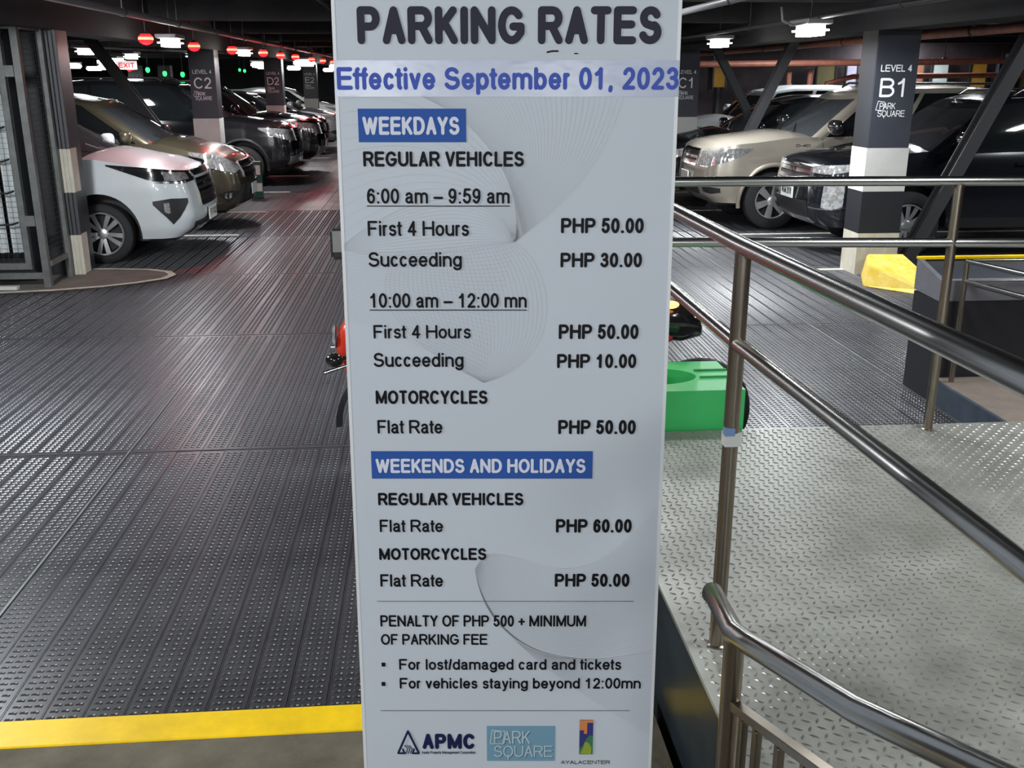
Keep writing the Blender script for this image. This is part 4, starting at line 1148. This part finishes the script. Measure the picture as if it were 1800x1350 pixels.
def car(label, loc, rz, P, m, detail=2, group=None):
    root = thing(P.get('name', 'parked_car'), label, 'car', loc, rz, group)
    B = Body(P); body_mesh(B, root, m); greenhouse(B, root, m, P.get('m_ws', 'glass_ws'))
    for u in (P['wf'], P['wr']):
        for sg_ in (1, -1): wheel(root, -u, sg_ * (P['hw'] - .125), P, sg_, detail > 0)
    H = P['head']
    both(B, 'headlamp', H['top'], H['bot'], H.get('m', 'lens'), root, off=.008, n=14, mm=6)
    if 'in' in H:
        for (s, z, r) in H['in']:
            for sg_ in (1, -1):
                p0 = B.at(sg_ * s, z, .006); bm = bmesh.new(); lathe(bm, [(-.01, r), (.010, r * .93), (.006, r * .6), (-.012, .0)], 'x', 18, p0, close=False)
                from_bm('lamp_bowl', bm, 'chrome', root, True)
    g = P['gr']; s_, z0, z1 = g['s'], g['z0'], g['z1']; st_ = g.get('taper', .85)
    patch(B, 'grille', [(-s_, z1), (s_, z1)], [(-s_, z0), (s_, z0)], 'trim_black', root, off=.006, n=14)
    nb = g.get('bars', 4); gm = g.get('m', 'chrome')
    for i in range(nb):
        z = z0 + (z1 - z0) * (i + .5) / nb; hb_ = g.get('bh', .014)
        patch(B, 'grille_bar', [(-s_ * .97, z + hb_), (s_ * .97, z + hb_)], [(-s_ * .97, z - hb_), (s_ * .97, z - hb_)], gm, root, off=.020, n=12, mm=1)
    if g.get('frame', True):
        for zz in (z0, z1): patch(B, 'grille_surround', [(-s_, zz + .014), (s_, zz + .014)], [(-s_, zz - .014), (s_, zz - .014)], gm, root, off=.022, n=12, mm=1)
        both(B, 'grille_surround', [(s_ - .012, z1), (s_ + .018, z1)], [(s_ - .012, z0), (s_ + .018, z0)], gm, root, off=.022, n=2)
    if g.get('emblem', True):
        p0 = B.at(0, (z0 + z1) / 2 + .03, .03)
        for rx, rz_ in ((.062, .042), (.022, .040), (.045, .018)):
            V, F = [], []; ribbon(V, F, [(rx * math.cos(2 * math.pi * k / 20), rz_ * math.sin(2 * math.pi * k / 20) + (.012 if rx == .045 else 0)) for k in range(21)], .006, 0, cap=0)
            from_py('emblem', [(p0[0] + .004, p0[1] + a, p0[2] + b) for a, b, _ in V], F, 'chrome', root)
    for nm, sa, sb_, tz, bz, mm_ in P.get('patches', []):
        both(B, nm, [(sa, tz[0]), ((sa + sb_) / 2, tz[1]), (sb_, tz[2])], [(sa, bz[0]), ((sa + sb_) / 2, bz[1]), (sb_, bz[2])], mm_, root, off=.010)
    for nm, s1, tz, bz, mm_, of in P.get('mid', []):
        patch(B, nm, [(-s1, tz), (s1, tz)], [(-s1, bz), (s1, bz)], mm_, root, off=of, n=14)
    if P.get('plate_z'):
        pz = P['plate_z']; p0 = B.at(0, pz, .02)
        pl = box('number_plate', p0[0] - .004, p0[0] + .012, -.19, .19, pz - .075, pz + .075, 'plate', root, bevel=.003)
        if P.get('plate'):
            mt = Matrix.Translation((p0[0] + .0135, 0, pz - .035)) @ Matrix.Rotation(R(90), 4, 'Z') @ Matrix.Rotation(R(90), 4, 'X')
            text_obj(P['plate'], -.155, .155, 0, .080, .16, 't_black', pl, mt)
    if detail > 1:
        for sg_ in (1, -1):
            for u in P['doors']:
                s = B.s_of_u(u); zt = itp(P['sh'], u) - .02
                patch(B, 'door_seam', [(sg_ * (s - .004), zt), (sg_ * (s + .004), zt)], [(sg_ * (s - .004), P['zb'] + .12), (sg_ * (s + .004), P['zb'] + .12)], 'trim_black', root, off=.0012, n=1, mm=8, depth=.001)
            for u in P['doors'][1:]:
                s = B.s_of_u(u - .22); z = itp(P['sh'], u) - .17
                patch(B, 'door_handle', [(sg_ * (s - .09), z + .018), (sg_ * (s + .09), z + .018)], [(sg_ * (s - .09), z - .018), (sg_ * (s + .09), z - .018)], P.get('handle', m), root, off=.035, n=4, mm=2)
            s0, s1 = B.s_of_u(P['wf'] + P['ra'] + .02), B.s_of_u(P['wr'] - P['ra'] - .02)
            patch(B, 'sill_trim', [(sg_ * s0, P['zb'] + .10), (sg_ * s1, P['zb'] + .10)], [(sg_ * s0, P['zb'] - .01), (sg_ * s1, P['zb'] - .01)], P.get('sill', 'trim_black'), root, off=.008, n=10)
        # wipers on the cowl
        G = P['g']; zc = itp(P['sh'], G['g0']) + .035
        for y in (.45, -.15):
            rod('wiper', [(-G['g0'] - .05, y, zc), (-G['g0'] - .22, y - .38, zc + .12)], .008, 'trim_black', root, 6)
    for sg_ in (1, -1): mirror(B, root, P['mir'][0], P['mir'][1], P.get('mir_m', m), sg_, P.get('mir_s', 1))
    if P.get('flare'):
        for u in (P['wf'], P['wr']):
            for sg_ in (1, -1):
                pts = [(-u + (P['ra'] + .02) * math.cos(a), sg_ * (P['hw'] - itp(P['dw'], P['R'] + P['ra'] * math.sin(a)) + .004), P['R'] + .01 + (P['ra'] + .02) * math.sin(a)) for a in [R(-12 + 204 * k / 20) for k in range(21)]]
                bm = bmesh.new(); tube(bm, pts, .030, 8, True, 1.0); bmesh.ops.recalc_face_normals(bm, faces=bm.faces)
                from_bm('wheel_arch_flare', bm, P['flare'], root, True)
    if P.get('rails'):
        G = P['g']
        for sg_ in (1, -1):
            y = sg_ * (G['hr'] - .06); za = itp(G['rz'], G['r0'] + .5) + .05
            rod('roof_rail', [(-G['r0'] - .35, y, za - .04), (-G['r0'] - .45, y, za + .02), (-G['r1'] + .35, y, za + .02), (-G['r1'] + .25, y, za - .04)], .016, P['rails'], root, 8)
    # seats and dashboard shapes seen dimly are behind the tinted glass; underbody:
    box('underbody', -P['L'] + .25, -.3, -P['hw'] + .32, P['hw'] - .32, P['zb'] - .06, P['zb'] + .1, 'trim_black', root)
    return root, B
def mk(**k): return k
DW = [(.25, .07), (.40, .015), (.60, 0), (.80, .004), (1.0, .03), (1.25, .09)]
DR = [(.3, .10), (.55, 0), (.9, .04), (1.3, .10)]
MPV = mk(L=4.73, hw=.91, zb=.27, wf=1.02, wr=3.77, R=.335, Rr=.235, ra=.43, spokes=5, two=True,
    sh=[(0, .93), (.18, .98), (.5, 1.05), (1.05, 1.14), (2.5, 1.17), (4.73, 1.22)], crown=[(0, .03), (.2, .05), (1.0, .09), (1.3, .03), (4.7, .0)],
    df=[(.25, .18), (.36, .06), (.50, .0), (.70, .02), (.90, .07), (1.0, .13), (1.1, .2)], dr=DR, dw=DW, bow=.10, ru=.42, ry=.30,
    g=dict(g0=.98, g1=4.66, r0=1.95, r1=4.50, hb=.84, hr=.66, rz=[(1.9, 1.66), (2.4, 1.745), (3.4, 1.755), (4.5, 1.68)], win=[(.02, .33), (.36, .66), (.69, .97)]),
    doors=[1.46, 2.45, 3.45], mir=(1.42, 1.24),
    head=dict(top=[(.42, .985), (.8, 1.015), (1.25, 1.055), (1.62, 1.085)], bot=[(.42, .875), (.8, .865), (1.15, .91), (1.62, 1.07)], m='lens_dark'),
    gr=dict(s=.40, z0=.60, z1=.97, bars=6, bh=.016), plate_z=.47, plate='FI 102',
    patches=[('fog_lamp_pocket', .74, 1.14, (.705, .715, .69), (.66, .43, .65), 'trim_black'), ('fog_lamp', .97, 1.03, (.67, .67, .67), (.56, .55, .57), 'lens'),
             ('lamp_strip', .46, 1.1, (.895, .89, .905), (.875, .87, .885), 'chrome'), ('headlamp_lens', .55, .98, (.975, .99, 1.005), (.905, .90, .905), 'lens')],
    mid=[('lower_grille', .55, .42, .29, 'trim_black', .012), ('skid_plate', .42, .355, .285, 'car_silver', .022)])
def V_(base, **k):
    d = dict(base); d.update(k); return d
car('white people carrier nearest on the left, beside the wire cage', (-2.60, 12.20, 0), 0, V_(MPV, name='white_people_carrier'), 'car_white')
car('bronze people carrier parked just behind the white one', (-2.50, 14.62, 0), 0, V_(MPV, name='bronze_people_carrier', plate=None, plate_z=.50, spokes=6, two=False,
    sh=[(0, .84), (.18, .93), (.5, 1.03), (1.05, 1.15), (2.5, 1.17), (4.73, 1.22)], g=V_(MPV['g'], g0=.95, r0=1.80), df=[(.25, .16), (.36, .05), (.55, .0), (.75, .03), (.88, .10), (1.0, .18)],
    head=dict(top=[(.50, .86), (.75, .95), (1.10, 1.02), (1.38, 1.045)], bot=[(.50, .80), (.75, .76), (1.15, .85), (1.38, 1.02)]),
    gr=dict(s=.44, z0=.70, z1=.88, bars=3, bh=.014),
    patches=[('fog_lamp_pocket', .72, 1.02, (.52, .54, .50), (.50, .36, .48), 'trim_black'), ('fog_lamp', .84, .94, (.50, .50, .50), (.44, .42, .44), 'lens')],
    mid=[('lower_grille', .55, .60, .36, 'trim_black', .010), ('chrome_lip', .62, .335, .295, 'chrome', .03)]), 'car_bronze')
SUV = mk(L=4.80, hw=.925, zb=.36, wf=.98, wr=3.75, R=.385, Rr=.235, ra=.455, spokes=6,
    sh=[(0, 1.04), (.2, 1.10), (.5, 1.14), (1.3, 1.22), (2.6, 1.25), (4.8, 1.30)], crown=[(0, .03), (.2, .06), (1.2, .08), (1.6, .03), (4.8, 0)],
    df=[(.34, .16), (.46, .04), (.60, .0), (.80, .02), (1.0, .07), (1.12, .14), (1.2, .22)], dr=DR, dw=[(.34, .05), (.5, .01), (.7, 0), (.95, .01), (1.1, .03), (1.3, .09)], bow=.12, ru=.44, ry=.30,
    g=dict(g0=1.30, g1=4.72, r0=2.08, r1=4.5, hb=.86, hr=.68, rz=[(2.0, 1.74), (2.5, 1.84), (3.5, 1.85), (4.5, 1.79)], win=[(.02, .33), (.36, .66), (.69, .97)]),
    doors=[1.62, 2.60, 3.55], mir=(1.72, 1.36), mir_s=1.15,
    head=dict(top=[(.40, 1.02), (.8, 1.06), (1.15, 1.085), (1.38, 1.09)], bot=[(.40, .84), (.75, .84), (1.1, .93), (1.38, 1.06)], m='lens', **{'in': []}),
    gr=dict(s=.37, z0=.84, z1=1.04, bars=3, bh=.018), plate_z=.66, plate=None,
    patches=[('fog_lamp_pocket', .66, .96, (.56, .57, .56), (.50, .48, .50), 'trim_black')], mid=[('lower_grille', .5, .58, .45, 'trim_black', .010)], flare='car_beige', rails='trim_black')
fr, FB = car('beige off-roader with big alloy wheels, nose towards the aisle, right side', (3.66, 14.18, 0), R(180), V_(SUV, name='beige_offroader', mir_m='lens_dark', plate='', handle='chrome'), 'car_beige')
s_ = FB.s_of_u(1.35); p_ = FB.at(s_, 1.10, .004)
text_obj('D-4D', -.10, .10, 0, .035, .2, 't_black', fr, Matrix.Translation((p_[0], p_[1], p_[2])) @ Matrix.Rotation(R(180), 4, 'Z') @ Matrix.Rotation(R(90), 4, 'X'), name='fender_badge')
# black SUV, the nearest on the right
car('black SUV with plate NGM 2979, nearest on the right behind pillar B1', (4.30, 11.78, 0), R(180), V_(SUV, name='black_suv', hw=.905, two=True, mir_m='car_navy', plate='NGM 2979', plate_z=.70,
    wf=1.10, wr=3.90, g=V_(SUV['g'], g0=1.12, r0=1.95, hr=.66, rz=[(1.9, 1.70), (2.4, 1.785), (3.5, 1.80), (4.5, 1.74)]), mir=(1.60, 1.32),
    sh=[(0, 1.0), (.2, 1.06), (.5, 1.10), (1.2, 1.20), (2.6, 1.24), (4.8, 1.30)],
    head=dict(top=[(.50, 1.03), (.8, 1.05), (1.15, 1.07), (1.40, 1.08)], bot=[(.50, .95), (.8, .95), (1.15, 1.0), (1.40, 1.06)]),
    gr=dict(s=.48, z0=.82, z1=1.0, bars=2, bh=.022, emblem=True),
    patches=[('chrome_blade', .46, .56, (.98, .90, .80), (.94, .78, .60), 'chrome'), ('lamp_cluster', .78, 1.02, (.86, .88, .86), (.58, .56, .60), 'lens'), ('bumper_crease', .56, 1.1, (.575, .57, .60), (.555, .555, .585), 'chrome'), ('fog_lamp_pocket', .52, .66, (.50, .50, .50), (.40, .38, .40), 'trim_black')],
    mid=[('lower_grille', .50, .62, .44, 'trim_black', .012), ('skid_plate', .50, .435, .37, 'car_silver', .030)], flare=None, rails='chrome'), 'car_navy')
car('tall black SUV with a chrome nose behind pillar C2', (-2.50, 20.35, 0), 0, V_(SUV, name='tall_black_suv', plate_z=.50, spokes=6, g=V_(SUV['g'], g0=1.25, r0=2.05, rz=[(2.0, 1.80), (2.5, 1.91), (3.5, 1.93), (4.5, 1.86)]),
    sh=[(0, 1.0), (.2, 1.08), (.5, 1.13), (1.3, 1.22), (2.6, 1.26), (4.8, 1.30)], mir_m='chrome', mid=[('lower_grille', .5, .66, .55, 'trim_black', .010), ('silver_bumper', .78, .56, .40, 'car_silver', .03)], flare='trim_black'), 'car_black')
car('second black SUV with a bright grille, between pillars C2 and D2', (-2.25, 22.75, 0), 0, V_(SUV, name='black_suv', plate_z=.62, mid=[('lower_grille', .5, .70, .58, 'trim_black', .010), ('silver_bumper', .74, .58, .42, 'car_silver', .03)], flare=None), 'car_black', 1)
HATCH = V_(MPV, zb=.24, L=4.3, wr=3.45, hw=.88, gr=dict(s=.36, z0=.62, z1=.80, bars=2), doors=[1.4, 2.4, 3.3],
    g=V_(MPV['g'], g0=1.0, g1=4.2, r0=1.85, r1=3.9, hb=.80, hr=.60, rz=[(1.8, 1.50), (2.3, 1.60), (3.2, 1.61), (3.9, 1.52)], win=[(.02, .45), (.49, .95)]),
    sh=[(0, .86), (.18, .93), (.5, .98), (1.05, 1.06), (2.5, 1.10), (4.3, 1.15)], plate=None,
    head=dict(top=[(.46, .86), (.75, .90), (1.10, .95), (1.45, .99)], bot=[(.46, .80), (.75, .77), (1.15, .85), (1.45, .97)]),
    patches=[('fog_lamp_pocket', .72, 1.02, (.52, .54, .50), (.50, .40, .48), 'trim_black')], mid=[('lower_grille', .5, .50, .34, 'trim_black', .010)])
car('black compact SUV between the beige car and pillar C1', (3.75, 16.62, 0), R(180), V_(HATCH, name='black_compact_car', R=.35, zb=.30,
    g=V_(HATCH['g'], rz=[(1.8, 1.56), (2.3, 1.67), (3.2, 1.68), (3.9, 1.6)]), sh=[(0, .95), (.18, 1.0), (.5, 1.05), (1.05, 1.14), (2.5, 1.18), (4.3, 1.2)]), 'car_black', 2)
car('white SUV with a long pale roof behind pillar C1', (4.55, 20.1, 0), R(180), V_(SUV, name='white_suv', flare=None, rails=None, rz=0, g=V_(SUV['g'], r0=1.9, rz=[(1.9, 1.70), (2.6, 1.80), (3.5, 1.80), (4.5, 1.72)])), 'car_white', 1)
car('silver car with a rounded nose near pillar D2', (-2.45, 30.6, 0), 0, V_(HATCH, name='silver_car'), 'car_silver', 1)
car('dark hatchback between pillars D2 and E2', (-2.7, 28.3, 0), 0, V_(HATCH, name='dark_hatchback'), 'car_black', 0)
car('white car farthest along the left aisle, past pillar E2', (-2.9, 38.2, 0), 0, V_(HATCH, name='white_hatchback'), 'car_white', 0)
car('dark red car standing beyond the second black SUV', (-3.0, 25.2, 0), 0, V_(HATCH, name='dark_red_car'), 'car_red', 0)
car('small white car far behind in the next row', (-12.0, 31.0, 0), R(180), V_(HATCH, name='white_hatchback'), 'car_white', 0)
car('silver car far behind in the next row', (-11.8, 36.0, 0), R(180), V_(SUV, name='silver_suv', flare=None), 'car_silver', 0)

# ------------------------------------------------------------------ MOTORCYCLE behind the sign
mo = thing('motorcycle', 'red and black motorcycle standing sideways, mostly hidden by the sign', 'motorcycle', (.6, 4.95, 0))
WFX, WRX, WZ = -.73, .80, .292
def torus(name, x, z, Rm, r, m, par, n=40):
    pts = [(x + Rm * math.cos(2 * math.pi * i / n), 0, z + Rm * math.sin(2 * math.pi * i / n)) for i in range(n)]
    bm = bmesh.new(); rings = []
    for i, p in enumerate(pts):
        a = 2 * math.pi * i / n
        rings.append([bm.verts.new((x + (Rm + r * math.cos(t)) * math.cos(a), r * math.sin(t) * 1.0, z + (Rm + r * math.cos(t)) * math.sin(a))) for t in [2 * math.pi * k / 10 for k in range(10)]])
    for i in range(n):
        for k in range(10): bm.faces.new((rings[i][k], rings[(i + 1) % n][k], rings[(i + 1) % n][(k + 1) % 10], rings[i][(k + 1) % 10]))
    bmesh.ops.recalc_face_normals(bm, faces=bm.faces)
    return from_bm(name, bm, m, par, True)
for x, r in ((WFX, .044), (WRX, .052)):
    w_ = torus('wheel', x, WZ, .292 - r, r, 'rubber', mo)
    torus('rim', x, WZ, .205, .016, 'alloy', w_)
    for k in range(6):
        a = 2 * math.pi * k / 6
        rod('spoke', [(x, 0, WZ), (x + .2 * math.cos(a), 0, WZ + .2 * math.sin(a))], .010, 'alloy_dark', w_, 6)
    rod('axle', [(x, -.07, WZ), (x, .07, WZ)], .02, 'alloy', w_, 10)
for y in (-.075, .075): rod('fork_leg', [(WFX, y, WZ), (WFX + .26, y, .98)], .02, 'alloy', mo, 10)
def arcstrip(name, x, z, r, a0, a1, hw, m, par, th=.012, tip=0):
    V, F = [], []; n = 16
    for i in range(n + 1):
        a = R(a0 + (a1 - a0) * i / n); w_ = hw * (1 - tip * (i / n) ** 3)
        rr_ = r + (.05 * (i / n) ** 2 if tip else 0)
        for q, (dy, dr) in enumerate(((-w_, -.02), (-w_ * .7, th), (w_ * .7, th), (w_, -.02), (w_ * .7, 0), (-w_ * .7, 0))):
            V.append((x + (rr_ + dr) * math.cos(a), dy, z + (rr_ + dr) * math.sin(a)))
    for i in range(n):
        for q in range(6): F.append((i * 6 + q, i * 6 + (q + 1) % 6, i * 6 + 6 + (q + 1) % 6, i * 6 + 6 + q))
    return from_py(name, V, F, m, par, True)
arcstrip('front_fender', WFX, WZ, .325, 40, 186, .06, 'trim_black', mo, tip=.8)
def loft(name, secs, m, par, n=14):
    """secs: (x, y half width, z centre, z half height)"""
    bm = bmesh.new(); rings = []
    for x, hy, zc, hz in secs:
        rings.append([bm.verts.new((x, math.copysign(abs(math.cos(t)) ** .8, math.cos(t)) * hy, zc + math.copysign(abs(math.sin(t)) ** .8, math.sin(t)) * hz)) for t in [2 * math.pi * k / n for k in range(n)]])
    for a, b in zip(rings, rings[1:]):
        for k in range(n): bm.faces.new((a[k], a[(k + 1) % n], b[(k + 1) % n], b[k]))
    bm.faces.new(rings[0][::-1]); bm.faces.new(rings[-1]); bmesh.ops.recalc_face_normals(bm, faces=bm.faces)
    return from_bm(name, bm, m, par, True)
loft('front_cowl', [(-1.085, .05, .68, .08), (-1.04, .10, .69, .14), (-.80, .15, .78, .20), (-.55, .17, .78, .24), (-.42, .12, .80, .18)], 'moto_red', mo)
loft('leg_shield', [(-.52, .15, .62, .24), (-.40, .17, .52, .26), (-.2, .12, .45, .16), (.2, .11, .46, .14)], 'moto_red', mo)
loft('engine', [(-.15, .10, .32, .10), (.0, .13, .32, .14), (.3, .12, .32, .12), (.38, .08, .32, .08)], 'alloy_dark', mo)
loft('side_body', [(-.1, .08, .62, .08), (.15, .13, .66, .12), (.5, .13, .72, .11), (.66, .10, .78, .08)], 'moto_red', mo)
loft('seat', [(-.12, .06, .76, .03), (.0, .12, .79, .045), (.3, .14, .82, .05), (.55, .12, .87, .05), (.66, .07, .90, .03)], 'trim_black', mo)
tl = loft('tail_fairing', [(.42, .09, .80, .06), (.55, .12, .80, .10), (.68, .12, .79, .11), (.78, .075, .755, .05), (.80, .03, .735, .02)], 'lens_dark', mo)
bm = bmesh.new(); bmesh.ops.create_uvsphere(bm, u_segments=12, v_segments=8, radius=1)
for v in bm.verts: v.co = Vector((v.co.x * .045, v.co.y * .025, v.co.z * .02)) + Vector((.60, -.125, .90))
from_bm('tail_light', bm, 'amber', mo, True)
rod('handlebar', [(-.62, -.34, 1.00), (-.52, -.28, 1.02), (-.46, 0, .98), (-.52, .28, 1.02), (-.62, .34, 1.0)], .013, 'conduit', mo, 10)
for s in (-1, 1):
    rod('grip', [(-.60, s * .33, 1.0), (-.66, s * .42, .995)], .019, 'rubber', mo, 10)
    rod('mirror_stem', [(-.54, s * .27, 1.02), (-.72, s * .32, 1.16), (-.93, s * .33, 1.24)], .007, 'chrome', mo, 8)
    bm = bmesh.new(); bx(bm, -1.06, -.90, s * .33 - .022, s * .33 + .018, 1.19, 1.335); bmesh.ops.bevel(bm, geom=bm.edges[:], offset=.014, segments=3, affect='EDGES')
    q = from_bm('mirror', bm, 'trim_black', mo, True)
    bm = bmesh.new(); bx(bm, -1.052, -.908, s * .33 - .025, s * .33 - .018, 1.225, 1.329); bmesh.ops.bevel(bm, geom=bm.edges[:], offset=.003, segments=1, affect='EDGES'); from_bm('mirror_glass', bm, 'chrome', q)
    rod('turn_signal_stem', [(-.95, s * .10, .68), (-1.06, s * .19, .67)], .010, 'trim_black', mo, 8)
    bm = bmesh.new(); bmesh.ops.create_uvsphere(bm, u_segments=14, v_segments=10, radius=1)
    for v in bm.verts: v.co = Vector((v.co.x * .045, v.co.y * .035, v.co.z * .036)) + Vector((-1.085, s * .20, .67))
    from_bm('turn_signal', bm, 'lens_dark', mo, True)
    rod('brake_lever', [(-.98, s * .14, .64), (-1.14, s * .24, .615)], .009, 'chrome', mo, 8)
bm = bmesh.new(); lathe(bm, [(-.02, .065), (-.035, .05), (-.04, 0)], 'x', 18, (-1.07, 0, .74), close=False); from_bm('headlamp', bm, 'lens', mo, True)
rod('exhaust', [(-.05, -.12, .22), (.3, -.14, .22), (.55, -.15, .30), (.95, -.16, .38)], [.02, .022, .045, .048], 'alloy', mo, 12)
rod('rear_shock', [(.74, -.09, .32), (.52, -.09, .66)], .022, 'moto_red', mo, 10)
rod('swing_arm', [(.2, -.06, .3), (WRX, -.07, WZ)], .018, 'alloy_dark', mo, 8)
rod('side_stand', [(.1, -.08, .28), (.02, -.24, .012)], .010, 'trim_black', mo, 8)
